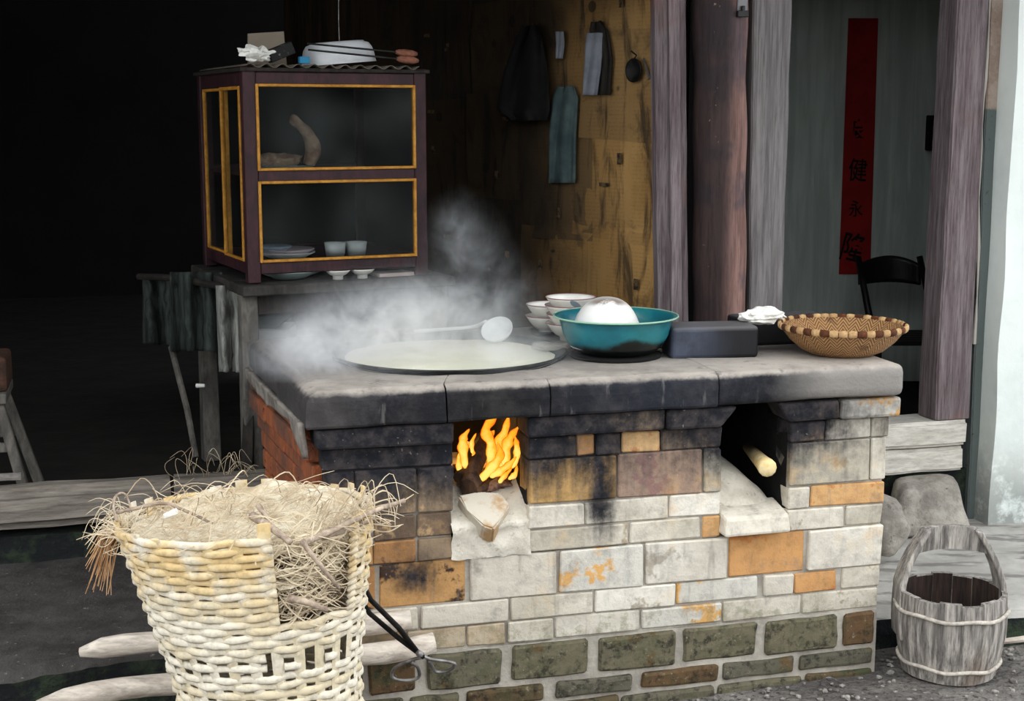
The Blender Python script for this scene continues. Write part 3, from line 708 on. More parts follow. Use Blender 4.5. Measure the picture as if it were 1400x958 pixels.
# ------------------------------------------------------------------ fire in the first mouth
fc = S((F1L + F1R) / 2, .16, .585)
def log(name, a, b_, r0, label, mat=W_LOG):
    bb = MB(); n = 7; a = Vector(a); b_ = Vector(b_)
    bb.tube([a.lerp(b_, k / n) + Vector((.004 * math.sin(k * 2.1), 0, .004 * math.cos(k * 1.7))) for k in range(n + 1)], [r0 * (1 + .12 * math.sin(k * 1.3)) for k in range(n + 1)], 8)
    bb.rough(.004, 18); return bb.build(name, mat, label=label, cat='firewood', group=None)
log('firewood_log', onv(640, 668, .06), onv(660, 600, .2), .026, 'thick brown log standing in the flames of the left fire mouth')
log('firewood_log', onv(650, 674, .05), onv(711, 622, .22), .009, 'thin black stick slanting across the front of the fire')
log('firewood_log', onv(628, 655, .1), onv(636, 610, .25), .016, 'charred log against the left cheek of the fire mouth')
log('firewood_log', onv(692, 655, .1), onv(700, 628, .3), .013, 'burnt log end low on the right side of the fire')
m = M('flame', 1.0); nt = m.nt; x, y, z = m.xyz(m.gen)
em = nt.nodes.new('ShaderNodeEmission'); lw = nt.nodes.new('ShaderNodeLayerWeight'); lw.inputs[0].default_value = .35
fr = X(nt, lw.outputs['Facing']); n1 = m.noise(30, 3)
heat = (1.0 - fr) * 1.0 - z * .55 + (n1 - .5) * .8
nt.links.new(m.mix(heat.ss(.45, .85), m.mix(heat.ss(.0, .5), (.85, .10, .005), (1.0, .40, .02)), (1.0, .72, .16)), em.inputs[0]); em.inputs[1].default_value = 1.25
tr_ = nt.nodes.new('ShaderNodeBsdfTransparent'); mx = nt.nodes.new('ShaderNodeMixShader')
nt.links.new((fr.ss(.95, .5)).v, mx.inputs[0]); nt.links.new(tr_.outputs[0], mx.inputs[1]); nt.links.new(em.outputs[0], mx.inputs[2])
nt.links.new(mx.outputs[0], nt.nodes['Material Output'].inputs[0]); FLAME = m
fire = empty('fire', fc, TH, 'bright yellow orange fire burning in the left stove mouth', 'fire')
def flame(pts, v, r0, seed):
    b = MB(); r0 *= 1.15; P = bez([onv(x_, y_, v) for x_, y_ in pts], 6); n = len(P)
    rad = [r0 * (math.sin(math.pi * min(1, (k / (n - 1)) ** .7 * .97 + .03)) ** .8) * (1 + .2 * math.sin(k * 1.1 + seed)) + .0008 for k in range(n)]
    b.tube(P, rad, 8, flat=.6, up=tuple(U)); b.build('flame', FLAME, fire, smooth=True)
flame([(636, 640), (633, 612), (634, 598), (642, 586)], .09, .011, 1)
flame([(646, 620), (645, 605), (651, 592)], .10, .005, 2)
flame([(668, 650), (672, 610), (664, 588), (676, 570), (681, 568)], .14, .012, 3)
flame([(684, 645), (680, 615), (690, 590), (696, 566)], .15, .013, 4)
flame([(690, 640), (692, 612), (699, 596), (710, 582)], .10, .012, 5)
flame([(700, 640), (707, 622), (706, 606), (704, 596)], .09, .008, 6)
flame([(655, 657), (672, 640), (684, 622), (680, 604)], .07, .012, 7)
flame([(670, 652), (684, 644), (697, 634), (706, 624)], .055, .009, 8)
flame([(695, 655), (704, 648), (707, 636)], .06, .006, 9)
flame([(629, 650), (627, 630), (630, 615)], .12, .006, 10)
flame([(676, 640), (688, 628), (696, 612)], .12, .011, 11)
flame([(648, 655), (650, 632), (646, 612)], .13, .009, 12)
flame([(660, 640), (655, 615), (660, 600), (668, 588)], .19, .011, 13)
flame([(682, 660), (690, 650), (700, 640)], .05, .006, 14)
flame([(664, 625), (668, 600), (676, 588)], .2, .011, 15)
lp = bpy.data.lights.new('fire_glow', 'POINT'); lp.energy = 2.8; lp.color = (1, .48, .14); lp.shadow_soft_size = .05
lo = bpy.data.objects.new('fire_glow', lp); col.objects.link(lo); lo.parent = fire; lo.location = (0.01, .06, .09)

# ------------------------------------------------------------------ materials: things
def ceramic(name, c, rough=0.25, spots=None, ph=.62, sc_=9):
    m = M(name, rough); n1 = m.noise(sc_, 5, .65); cc = m.mix(n1.ss(.4, .7), c, tuple(q * .86 for q in lin(c)))
    if spots: cc = m.mix(n1.ss(ph, ph + .06), cc, spots)
    m.b.inputs['Specular IOR Level'].default_value = .5
    return m.color(cc)
BOWLW = ceramic('white_glazed_ware', '#e4e2da', .25)
BOWLP = ceramic('plum_rim_line', '#8a5a62', .3)
ENAMELW = ceramic('chipped_white_enamel', '#d4d6d8', .3, '#8f8a86', .66)
m = M('teal_enamel', .28); x, y, z = m.xyz(); n1 = m.noise(9, 5, .65); n2 = m.noise(5, 4, .6)
c = m.mix(n1.ss(.4, .65), '#17606c', '#1f7482'); c = m.mix((n2.ss(.5, .65)) * .3, c, '#2c6a55')
c = m.mix((z * -1.0 + n1 * .05 + x.gauss(.03, .06) * .02).ss(-.014, .004), c, '#0c1210'); m.b.inputs['Specular IOR Level'].default_value = .5
TEAL = m.color(c)
m = M('pale_green_rim', .35); TEALRIM = m.color('#8fb59c')
m = M('sooty_iron_ring', .95); SOOTRING = m.color('#0d0c0c')
m = M('black_iron', .55); n1 = m.noise(25, 4); IRON = m.color(m.mix(n1.ss(.4, .65), '#121110', '#2a2725')).bump(n1, .002); IRON.b.inputs['Metallic'].default_value = .5
m = M('rusty_grey_iron', .5); n1 = m.noise(25, 4); IRONG = m.color(m.mix(n1.ss(.4, .65), '#6d6a69', '#a3a09e')); IRONG.b.inputs['Metallic'].default_value = .7
m = M('milky_broth', .3); n1 = m.noise(3, 4, .6, None, .6); n2 = m.noise(20, 4); BROTH = m.color(m.mix(n1.ss(.4, .6), '#f0ecd6', '#dcd9c2')).bump(n2, .004)
m = M('white_cloth', .95); n1 = m.noise(14, 4); CLOTHW = m.color(m.mix(n1.ss(.4, .7), '#e6e4dd', '#c2bfb7')).bump(n1, .004)
m = M('sooty_rag', .95); v = m.scaled((12, 12, 2)); n1 = m.noise(3, 5, .65, v); RAGD = m.color(m.mix(n1.ss(.35, .68), '#141817', '#3c4440')).bump(n1, .01)
m = M('grey_rag', .95); v = m.scaled((12, 12, 2)); n1 = m.noise(3, 5, .65, v); RAGG = m.color(m.mix(n1.ss(.35, .68), '#5c5e5a', '#9a9a93')).bump(n1, .01)
m = M('cardboard', .9); n1 = m.noise(8, 4); CARD = m.color(m.mix(n1, '#6d6255', '#8a7f70'))
m = M('dark_box', .8); n1 = m.noise(60, 3); DBOX = m.color(m.mix(n1.ss(.6, .7), '#1b1a1a', '#6b6a66'))
m = M('blue_paper', .7); BLUE = m.color('#2d7fa6')
m = M('dusty_glass', .25)
tr_ = m.nt.nodes.new('ShaderNodeBsdfTransparent'); mx = m.nt.nodes.new('ShaderNodeMixShader'); n1 = m.noise(4, 5, .6)
tr_.inputs[0].default_value = (.82, .84, .84, 1)
m.color('#4c504e'); m.nt.links.new((n1.ss(.35, .8) * .14 + .02).v, mx.inputs[0]); m.nt.links.new(tr_.outputs[0], mx.inputs[1]); m.nt.links.new(m.b.outputs[0], mx.inputs[2])
m.nt.links.new(mx.outputs[0], m.nt.nodes['Material Output'].inputs[0]); GLASS = m
m = M('corrugated_iron', .6); n1 = m.noise(9, 4); CORR = m.color(m.mix(n1, '#3f3b36', '#7a7062'))

def bowl_prof(r, h, th=.004, foot=.42, fh=.012):  # a footed rice bowl, outer then inner
    pr = [(0, fh * .5), (r * foot * .85, fh * .5), (r * foot * .9, 0), (r * foot, 0), (r * foot, fh)]
    for k in range(1, 8):
        t = k / 7; pr.append((r * (foot + (1 - foot) * (t ** .62)), fh + (h - fh) * t))
    pr.append((r - th * .5, h + .0015))
    for k in range(6, -1, -1):
        t = k / 7; pr.append((max(r * (foot + (1 - foot) * (t ** .62)) - th, .001), fh + th + (h - fh - th) * t))
    pr.append((0, fh + th)); return pr
def lathe_at(name, prof, c, mat, parent=None, n=36, rot=None, **k):
    b = MB(); b.lathe(prof, c, n, rot); return b.build(name, mat, parent, smooth=True, **k)

# wok with broth and ladle
wc = S(WS, WV, Z['top'])
wok = empty('iron_wok', wc, TH, 'big round iron wok sunk in the steaming stove top', 'wok')
pr = []
for k in range(13):
    t = k / 12; pr.append((.005 + .313 * t, -.12 * (1 - t * t) + .004))
pr += [(.326, .006), (.328, .010), (.322, .011), (.312, .006)]
for k in range(11, -1, -1):
    t = k / 12; pr.append((.31 * t, -.12 * (1 - t * t) + .008))
pr = [(r_, z_) for r_, z_ in pr]
b = MB(); b.lathe([(r_, z_) for r_, z_ in pr if r_ < .5], wc + Vector((0, 0, .002)), 64); b.build('wok_bowl', IRON, wok, smooth=True)
b = MB(); rr = .306
b.grid(lambda i, j: wc + Vector((rr * i * math.cos(j * math.tau), rr * i * math.sin(j * math.tau), -.004 + .003 * mnoise.noise(Vector((i * 6 * math.cos(j * math.tau), i * 6 * math.sin(j * math.tau), 1))))), 14, 60)
bmesh.ops.remove_doubles(b.bm, verts=b.bm.verts[:], dist=.0005)
b.build('broth', BROTH, smooth=True, label='milky pale broth simmering in the big iron wok', cat='broth', kind='stuff')
ld = empty('ladle', onz(620, 452, .89), 0, 'white enamel ladle lying across the far rim of the wok', 'ladle')
h0, h1, h2 = onz(566, 453, .893), onz(645, 447, .902), onz(664, 440, .935)
b = MB(); b.tube(bez([h0, h0.lerp(h1, .5), h1, h2], 5), [.0055] * 15 + [.007], 8); b.build('handle', ENAMELW, ld, smooth=True)
cupc = onz(679, 449, .922)
tilt = Matrix.Rotation(R(38), 3, 'X') @ Matrix.Rotation(R(-14), 3, 'Y')
pr = [(0, -.03)] + [(.048 * math.sin(R(a)), -.03 * math.cos(R(a))) for a in range(10, 91, 10)] + [(.046 * math.sin(R(a)), -.027 * math.cos(R(a)) + .001) for a in range(88, 5, -10)] + [(0, -.027)]
lathe_at('ladle_cup', pr, cupc, ENAMELW, ld, 28, tilt)
# rag-like burnt timber scrap behind the wok
b = MB(); q = onz(757, 474, Z['top'] + .012); b.tube(bez([q + Vector((-.06, .02, 0)), q, q + Vector((.05, -.02, .004))], 5), [.009, .012, .013, .014, .012, .012, .013, .011, .01, .012, .009], 8); b.rough(.005, 22)
b.build('wood_scrap', W_GREY, label='short grey wood scrap beside the white bowls at the wok rim', cat='wood scrap')

# bowls in two stacks
m = M('leaf_painted_bowl', .25); x, y, z = m.xyz(); n1 = m.noise(9, 4)
cc = m.mix(n1.ss(.4, .7), '#e4e2da', '#cfcdc6')
q_ = ((x - .012) * .75 + (z - .036) * .9); r_ = ((x - .012) * -.6 + (z - .036) * .9)
leaf = (((q_ * 1.0) * (q_ * 1.0)) * (1 / .010 ** 2) + (r_ * r_) * (1 / .020 ** 2))
cc = m.mix((leaf.ss(1.1, .9)) * (y.ss(.0, -.01)), cc, '#7f9099'); m.b.inputs['Specular IOR Level'].default_value = .5; BOWLL = m.color(cc)
def bowl(c, r, h, label, mat=BOWLW, rot=None, group=None, rim=True):
    o = empty('rice_bowl', c, 0, label, 'bowl', group)
    lathe_at('body', bowl_prof(r, h), c, mat, o, 40, rot)
    if rim:
        b = MB(); mt = rot or Matrix.Identity(3)
        b.tube([Vector(c) + mt @ Vector((r * math.cos(a * math.tau / 40), r * math.sin(a * math.tau / 40), h + .0012)) for a in range(40)], .0016, 6, closed=True)
        b.build('rim_line', BOWLP, o, smooth=True)
    return o
bc = onY(779, 462, 4.16); bc.z = Z['top'] + .001
yB = 4.16
for k, t in enumerate(('lowest bowl of the taller white stack', 'second bowl from the bottom of the taller white stack', 'bowl just under the top one of the taller white stack', 'white bowl with grey leaf on top of the taller stack')):
    bowl(bc + Vector((.003 * math.sin(k * 2.3), 0, (0, .027, .053, .078)[k])), .071 if k < 3 else .073, .052 if k < 3 else .05, t, BOWLW if k < 3 else BOWLL)
bc2 = onz(750, 462, Z['top'] + .001) + Vector((0, .06, 0)); 
for k, t in enumerate(('lower bowl of the short white stack nearest the wok', 'upper bowl of the short white stack nearest the wok')):
    bowl(bc2 + Vector((.002 * k, 0, .034 * k + .0055)), .068, .054, t)
lathe_at('saucer', [(0, 0), (.04, 0), (.058, .012), (.062, .018), (.056, .016), (.04, .006), (0, .005)], bc2, IRON, label='small dark dish under the short stack of white bowls', cat='dish')

# teal basin with the upturned white bowl
bsc = S(sof(842, 487, .27), .275, Z['top'] + .001)
lathe_at('iron_ring', [(.07, 0), (.125, 0), (.128, .006), (.12, .010), (.07, .008)], bsc, SOOTRING, label='sooty black iron ring under the teal basin', cat='ring', n=40)
bs = bsc + Vector((0, 0, .012))
basin = empty('enamel_basin', bs, 0, 'teal green enamel washbasin with sooty base on the stove', 'basin')
prof = [(0, .004), (.07, .003), (.095, .0), (.112, .006), (.132, .024), (.145, .05), (.151, .075), (.156, .092), (.167, .099), (.172, .1005), (.170, .103), (.158, .0985), (.152, .092), (.147, .075), (.141, .052), (.128, .028), (.108, .010), (0, .008)]
lathe_at('basin_bowl', prof, bs, TEAL, basin, 56)
b = MB(); b.tube([bs + Vector((.171 * math.cos(a * math.tau / 56), .171 * math.sin(a * math.tau / 56), .1015)) for a in range(56)], .0026, 6, closed=True); b.build('rim', TEALRIM, basin, smooth=True)
m = M('stained_white_dome', .4); x, y, z = m.xyz(); n1 = m.noise(16, 5, .65); n2 = m.noise(7, 4)
c = m.mix(n2.ss(.4, .7), '#e2dfda', '#d0cbc5'); st_ = (z.ss(.112, .126)) * (y.gauss(-.04, .035)) * ((n1 + (n2 - .5)).ss(.36, .5)); c = m.mix(st_ * .9, c, '#6d5a50')
DOME = m.color(c)
dc = bs + Vector((-.026, -.010, .0185))
tl_ = Matrix.Rotation(R(-4), 3, 'Y')
prd = [(.1, 0)] + [(.1 * math.cos(R(a)) ** .8, .135 * math.sin(R(a)) ** 1.05) for a in range(6, 86, 7)] + [(0, .135)]
dome = lathe_at('upturned_bowl', prd, dc, DOME, label='white upturned bowl with brown stain resting in the teal basin', cat='bowl', n=40, origin=dc)

# white crumpled cloth on the ledge
b = MB(); q = S(sof(1041, 445, .25), .245, .966)
b.blob(q + Vector((0, 0, .016)), (.066, .035, .022), rotz(TH), 4, .35, 2.6, 5, -.6); b.rough(.009, 34, 2); b.build('crumpled_cloth', CLOTHW, smooth=False, label='crumpled white cloth on the dark ledge beside the shallow basket', cat='cloth')

# shallow woven basket on the right
sb = S(sof(1150, 480, .155), .152, Z['top'] + .001)
tray = empty('woven_basket', sb, 0, 'shallow brown woven basket with banded rim at the stove corner', 'basket')
m = M('plaited_bamboo', .7); x, y, z = m.xyz()
at = m.nt.nodes.new('ShaderNodeMath'); at.operation = 'ARCTAN2'; m.nt.links.new(y.v, at.inputs[0]); m.nt.links.new(x.v, at.inputs[1]); ang = X(m.nt, at.outputs[0])
rad = ((x * x + y * y)._m('SQRT'))
zig = (((ang * 9.0)._m('PINGPONG', 1.0)) * .03 + rad + z * .7) * 420.0
wv = zig._m('SINE') * .5 + .5; n1 = m.noise(20, 4)
c = m.mix((wv + (n1 - .5) * .6).ss(.3, .8), '#7d5434', '#b08a5c'); c = m.mix(n1.ss(.58, .7) * .6, c, '#4a2c1a')
PLAIT = m.color(c).bump(wv, .003, .9)
prt = [(.0, .0), (.085, .0), (.115, .014), (.145, .04), (.165, .066), (.172, .078), (.168, .08), (.158, .066), (.139, .044), (.11, .019), (.082, .005), (0, .004)]
b = MB(); b.lathe(prt, sb, 72); b.build('woven_bowl', PLAIT, tray, smooth=True)
RT = wood('bamboo_rim', '#a8845a', '#c4a172', (9, 9, 9), dark=.3); RTD = wood('burnt_rim_wrap', '#3d2012', '#5e3319', (9, 9, 9), dark=.4)
nb = 44
for k in range(nb):
    a0, a1 = k * math.tau / nb + .006, (k + 1) * math.tau / nb - .006
    pts = [sb + Vector((.173 * math.cos(a), .173 * math.sin(a), .079)) for a in (a0, (a0 + a1) / 2, a1)]
    b = MB(); b.tube(pts, [.0088, .0105, .0088], 8, flat=.62, up=(0, 0, 1)); b.build('rim_wrap', RTD if (k % 2 and k * 7 % 5 != 2) else RT, tray, smooth=True)

# ------------------------------------------------------------------ table and meat-safe cabinet behind the stove
CA = R(25); cw = Vector((math.cos(CA), math.sin(CA), 0)); cdp = Vector((-math.sin(CA), math.cos(CA), 0))
C0 = onY(340, 388, 4.55)
TZ = C0.z - .004
def CB(a, d, z): return C0 + cw * a + cdp * d + Vector((0, 0, z))
table = empty('side_table', CB(.3, .3, -TZ + .28), CA, 'grey plank table carrying the glazed food cabinet behind the stove', 'table')
b = MB()
for k in range(4):
    d0, d1 = -.05 + k * .19, -.05 + (k + 1) * .19 - .004
    bb = MB(); bb.hexa([CB(a, d, z) for z in (-.036, -.004) for a, d in ((-.03, d0), (.70, d0), (.70, d1), (-.03, d1))], .004); bb.rough(.002, 10); bb.build('tabletop_board', W_TTOP, table)
b.bm.free()
for a, d in ((.0, .02), (.66, .02), (.0, .62), (.66, .62)):
    bb = MB(); t0 = CB(a, d, -.036); t1 = CB(a - (.0 if a < .3 else -.0), d, -TZ + .282)
    bb.hexa([t1 + cw * x_ * .032 + cdp * y_ * .028 for x_, y_ in ((-1, -1), (1, -1), (1, 1), (-1, 1))] + [t0 + cw * x_ * .027 + cdp * y_ * .027 for x_, y_ in ((-1, -1), (1, -1), (1, 1), (-1, 1))], .004); bb.build('leg', W_TABLE, table)
bb = MB(); bb.hexa([CB(a, d, z) for z in (-.10, -.038) for a, d in ((.03, .0), (.63, .0), (.63, .022), (.03, .022))]); bb.build('apron', W_DARK, table)
bb = MB(); p0 = onY(345, 425, 4.66); p1 = onY(338, 641, 4.5)
bb.hexa([p1 + Vector((x_ * .019, y_ * .012, 0)) for x_, y_ in ((-1, -1), (1, -1), (1, 1), (-1, 1))] + [p0 + Vector((x_ * .014, y_ * .012, 0)) for x_, y_ in ((-1, -1), (1, -1), (1, 1), (-1, 1))], .002)
bb.build('wooden_batten', W_DARK, label='narrow dark batten leaning beside the left table leg', cat='batten')

cab = empty('food_cabinet', CB(.3, .3, 0), CA, 'oxblood food cabinet with ochre beading and dusty panes', 'cabinet')
CW_, CD_, CH_ = .62, .64, .675
def cbox(a0, a1, d0, d1, z0, z1, mat, name, bev=.003, parent=None):
    b = MB(); b.hexa([CB(a, d, z) for z in (z0, z1) for a, d in ((a0, d0), (a1, d0), (a1, d1), (a0, d1))], bev); return b.build(name, mat, parent or cab)
PW = .042
for a, d in ((0, 0), (CW_ - PW, 0), (0, CD_ - PW), (CW_ - PW, CD_ - PW)): cbox(a, a + PW, d, d + PW, 0, CH_ + (.012 if d == 0 else 0), W_RED, 'post')
for z0, z1, n_ in ((.028, .068, 'bottom_rail'), (.325, .362, 'middle_rail'), (.632, .672, 'top_rail')):
    cbox(PW, CW_ - PW, .004, .03, z0, z1, W_RED, n_); cbox(PW, CW_ - PW, CD_ - .03, CD_ - .004, z0, z1, W_RED, n_)
for z0, z1, n_ in ((.028, .068, 'side_bottom_rail'), (.625, .672, 'side_top_rail')):
    cbox(.004, .03, PW, CD_ - PW, z0, z1, W_RED, n_); cbox(CW_ - .03, CW_ - .004, PW, CD_ - PW, z0, z1, W_RED, n_)
cbox(.03, CW_ - .03, .03, CD_ - .03, .05, .062, W_RED, 'floor_board', .001); cbox(.03, CW_ - .03, .03, CD_ - .03, .338, .35, W_RED, 'shelf_board', .001)
cbox(-.01, CW_ + .01, -.01, CD_ + .01, .672, .684, W_DARK, 'top_board', .002)
cbox(.02, CW_ - .02, CD_ - .012, CD_ - .006, .06, .64, SOOTWALL, 'back_panel', 0)
cbox(CW_ - .012, CW_ - .006, PW, CD_ - PW, .06, .64, SOOTWALL, 'side_panel', 0)
def frame_bead(z0, z1, name):
    a0, a1 = PW - .002, CW_ - PW + .002; t = .009
    for q in ((a0, a0 + t, z0, z1), (a1 - t, a1, z0, z1), (a0 + t, a1 - t, z0, z0 + t), (a0 + t, a1 - t, z1 - t, z1)):
        cbox(q[0], q[1], -.006, .012, q[2], q[3], W_GOLD, name, .0015)
    cbox(a0 + t * .5, a1 - t * .5, .003, .006, z0 + t * .5, z1 - t * .5, GLASS, 'glass_pane', 0)
frame_bead(.066, .327, 'gold_bead'); frame_bead(.36, .634, 'gold_bead')
for d0, d1 in ((PW, .30), (.275, CD_ - PW)):       # two sliding side frames
    o_ = 0.0 if d0 < .1 else .012; t = .014
    for q in ((d0, d0 + t, .068, .627), (d1 - t, d1, .068, .627), (d0 + t, d1 - t, .068, .068 + .009), (d0 + t, d1 - t, .616, .627)):
        cbox(-.004 + o_, .008 + o_, q[0], q[1], q[2], q[3], W_GOLD, 'gold_bead', .0015)
    cbox(.001 + o_, .004 + o_, d0 + t * .5, d1 - t * .5, .072, .622, GLASS, 'glass_pane', 0)
# corrugated sheet over the cabinet
b = MB(); b.grid(lambda i, j: CB(lerp(.01, CW_ - .03, i), lerp(-.016, CD_, j), .6905 + .006 * math.sin(i * 70)), 110, 4); b.solidify(.0015)
b.build('corrugated_sheet', CORR, smooth=True, label='rusty corrugated sheet lying on top of the cabinet', cat='sheet')
TOPZ = .699
# oval enamel dish, on its side lip
def oval_at(name, c, rx, ry, h, mat, rot, **k):
    b = MB(); N_ = 48
    prof = [(.0, .003), (.66, .003), (.70, 0), (.73, .004), (.84, h * .12), (.92, h * .32), (.965, h * .6), (.985, h * .85), (1, h), (1.02, h + .002), (.98, h + .002), (.95, h * .6), (.9, h * .32), (.72, .008), (0, .008)]
    G = []
    for p, z_ in prof: G.append([b.bm.verts.new(Vector(c) + rot @ Vector((rx * p * math.cos(a * math.tau / N_), ry * p * math.sin(a * math.tau / N_), z_))) for a in range(N_)])
    for A, B in zip(G[:-1], G[1:]):
        for a in range(N_): b.bm.faces.new((A[a], A[(a + 1) % N_], B[(a + 1) % N_], B[a]))
    bmesh.ops.remove_doubles(b.bm, verts=b.bm.verts[:], dist=.0002)
    return b.build(name, mat, smooth=True, **k)
cen = CB(.352, .12, TOPZ + .076)
oval_at('enamel_dish', cen, .126, .10, .07, ENAMELW, rotz(CA) @ Matrix.Rotation(R(180 - 5), 3, 'Y'), label='white oval enamel dish upside down on top of the cabinet', cat='dish')
b = MB(); b.blob(CB(.055, .04, TOPZ + .028), (.05, .03, .022), rotz(CA), 4, .6, 2.3, 11); b.rough(.008, 40); b.build('crumpled_paper', CLOTHW, label='crumpled white paper at the left end of the cabinet top', cat='paper')
b = MB(); b.box(CB(.14, .06, TOPZ + .036), (.085, .05, .04), rotz(CA) @ Matrix.Rotation(R(-22), 3, 'Y'), .003); b.build('small_box', DBOX, label='small dark tilted box on the cabinet beside white paper', cat='box')
b = MB(); b.hexa([CB(a, d, z) for a, d, z in ((.07, .19, TOPZ), (.2, .19, TOPZ), (.2, .20, TOPZ), (.07, .20, TOPZ), (.075, .2, TOPZ + .10), (.195, .2, TOPZ + .11), (.195, .21, TOPZ + .11), (.075, .21, TOPZ + .10))]); b.build('cardboard_piece', CARD, label='brown card standing behind the dark box on the cabinet', cat='card')
b = MB(); b.box(CB(.215, .045, TOPZ + .012), (.034, .02, .022), rotz(CA), .002); b.build('blue_packet', BLUE, label='tiny blue packet at the edge of the cabinet top', cat='packet')
for k, (za, zb, d0, t_) in enumerate(((.062, .040, .003, 'upper wooden handled iron skewer across the white dish'), (.042, .018, -.008, 'lower wooden handled iron skewer across the white dish'))):
    sk = empty('iron_skewer', CB(.4, d0, TOPZ + .02), CA, t_, 'skewer')
    p0, p1 = CB(.21, d0 - .012, TOPZ + za), CB(.52, d0 - .012, TOPZ + zb)
    b = MB(); b.tube([p0, p1], .0032, 6); b.build('rod', IRON, sk)
    d_ = (p1 - p0).normalized(); b = MB(); b.tube([p1 + d_ * q for q in (-.01, .0, .02, .05, .065)], [.006, .010, .0125, .011, .006], 10); b.build('handle', wood('skewer_handle', '#6b4333', '#8a5a45', (9, 9, 9)), sk, smooth=True)
# things in and under the cabinet
PLATEW = ceramic('plain_white_plate', '#c9c9c8', .3); PLATEG = ceramic('grey_green_dish', '#6d7a78', .35)
def plate(c, r, label, mat, h=.018, name='plate', group=None): return lathe_at(name, [(0, .002), (r * .6, .002), (r * .64, 0), (r * .7, .004), (r, h), (r * .985, h + .003), (r * .68, .008), (0, .007)], c, mat, label=label, cat='plate', group=group)
plate(CB(.175, .16, .063), .095, 'lowest plate in the cabinet behind the lower pane', PLATEW)
plate(CB(.175, .16, .0735), .093, 'middle plate with a pink rim behind the lower pane', ceramic('pink_rimmed_plate', '#c2aeb4', .3))
plate(CB(.12, .16, .0845), .07, 'small grey blue plate topping the stack behind the lower pane', ceramic('blue_grey_plate', '#8d99a8', .3))
for a, t_ in ((.325, 'left white cup standing inside the cabinet lower shelf'), (.40, 'right white cup standing inside the cabinet lower shelf')):
    lathe_at('cup', [(0, .002), (.028, .002), (.03, 0), (.036, .05), (.034, .05), (.028, .006), (0, .005)], CB(a, .1, .0635), PLATEW, label=t_, cat='cup')
plate(CB(.17, .14, .351), .10, 'teal grey dish under dried meat on the upper cabinet shelf', PLATEG, .02)
m = M('dried_meat', .8); n1 = m.noise(30, 5, .65); MEAT = m.color(m.mix(n1.ss(.35, .65), '#6b4a3c', '#a08a74')).bump(n1, .006)
b = MB(); b.blob(CB(.14, .14, .385), (.085, .05, .028), rotz(CA), 3, .5, 2.5, 3); b.build('dried_meat', MEAT, smooth=True, label='lump of dried brown meat in the upper cabinet', cat='meat')
b = MB(); b.tube(bez([CB(.245, .12, .37), CB(.262, .12, .42), CB(.245, .12, .475), CB(.205, .12, .515), CB(.185, .12, .52)], 5), [.02, .022, .024, .026, .026, .026, .026, .025, .024, .022, .02, .02, .018, .017, .016, .018, .02, .021, .02, .014, .01], 9); b.rough(.004, 25); b.build('meat_joint', MEAT, smooth=True, label='curved pale joint of meat leaning in the upper cabinet', cat='meat')
inv = Matrix.Rotation(R(180), 3, 'X')
lathe_at('shallow_dish', [(0, .006), (.05, .006), (.055, 0), (.06, .006), (.115, .028), (.113, .031), (.05, .011), (0, .011)], CB(.17, .12, -.003), PLATEG, label='wide grey dish on the table under the cabinet floor', cat='dish')
for a, t_ in ((.31, 'left small white bowl under the cabinet on the table'), (.395, 'right small white bowl under the cabinet on the table')):
    lathe_at('small_bowl', bowl_prof(.042, .030, .003), CB(a, .03, -.003), BOWLW, label=t_, cat='bowl')
b = MB(); b.box(CB(.51, .06, .004), (.13, .09, .012), rotz(CA + .1), .001); b.build('paper_stack', ceramic('pinkish_paper', '#9c8e88', .9), label='thin stack of pinkish papers on the table under the cabinet', cat='paper')
b = MB(); b.tube([onv(462, -330, 1.35), onv(463, 30, 1.35), onv(464, 58, 1.35)], .0012, 5); b.build('hanging_wire', IRONG, label='thin pale wire hanging above the cabinet', cat='wire')
# shelf and bowl behind the table leg
b = MB(); q0, q1 = onY(312, 452, 5.2), onY(350, 450, 5.2); b.hexa([q0 + Vector((0, 0, -.06)), q1 + Vector((.12, 0, -.06)), q1 + Vector((.12, .2, -.06)), q0 + Vector((0, .2, -.06)), q0, q1 + Vector((.12, 0, 0)), q1 + Vector((.12, .2, 0)), q0 + Vector((0, .2, 0))], .003)
b.build('crate', PLATEW, label='pale box edge seen behind the left table leg', cat='box')
lathe_at('tin_bowl', [(0, .0), (.05, .0), (.10, .04), (.115, .055), (.112, .056), (.05, .005), (0, .004)], onY(362, 447, 5.28), PLATEG, label='grey green bowl on the pale box behind the table leg', cat='bowl')

# rags hanging at the left of the table
def sheet(name, x0, x1, y0, y1, Y, mat, label, cat='cloth', fold=.02, nf=3.0, taper=0.0, seed=0, rag=.03, Y2=None, th=.004, nu=20, nv=26):
    b = MB()
    def f(i, j):
        xx = lerp(x0, x1, .5 + (i - .5) * (1 - taper * (1 - j))); yy = lerp(y1, y0, j) + (rag * 100 * mnoise.noise(Vector((i * 5, seed, 0))) * (1 - j))
        YY = lerp(Y, Y2 or Y, i) + fold * math.sin(i * math.tau * nf + seed + j * 1.2) * (1.15 - .6 * j) + fold * .8 * mnoise.noise(Vector((i * 4, j * 5, seed)))
        return onY(xx, yy, YY)
    b.grid(f, nu, nv); b.solidify(th); return b.build(name, mat, smooth=True, label=label, cat=cat)
sheet('hanging_rag', 296, 333, 390, 508, 4.72, RAGG, 'long grey rag hanging from the table corner', fold=.03, nf=1.5, taper=.25, seed=2)
sheet('hanging_rag', 232, 304, 372, 480, 4.86, RAGD, 'dark greenish cloth hanging beside the long grey rag', fold=.03, nf=2.5, seed=5)
sheet('hanging_rag', 196, 236, 380, 470, 5.1, RAGD, 'blackish rag farthest left in the gloom below the cabinet', fold=.03, nf=1.5, seed=8)
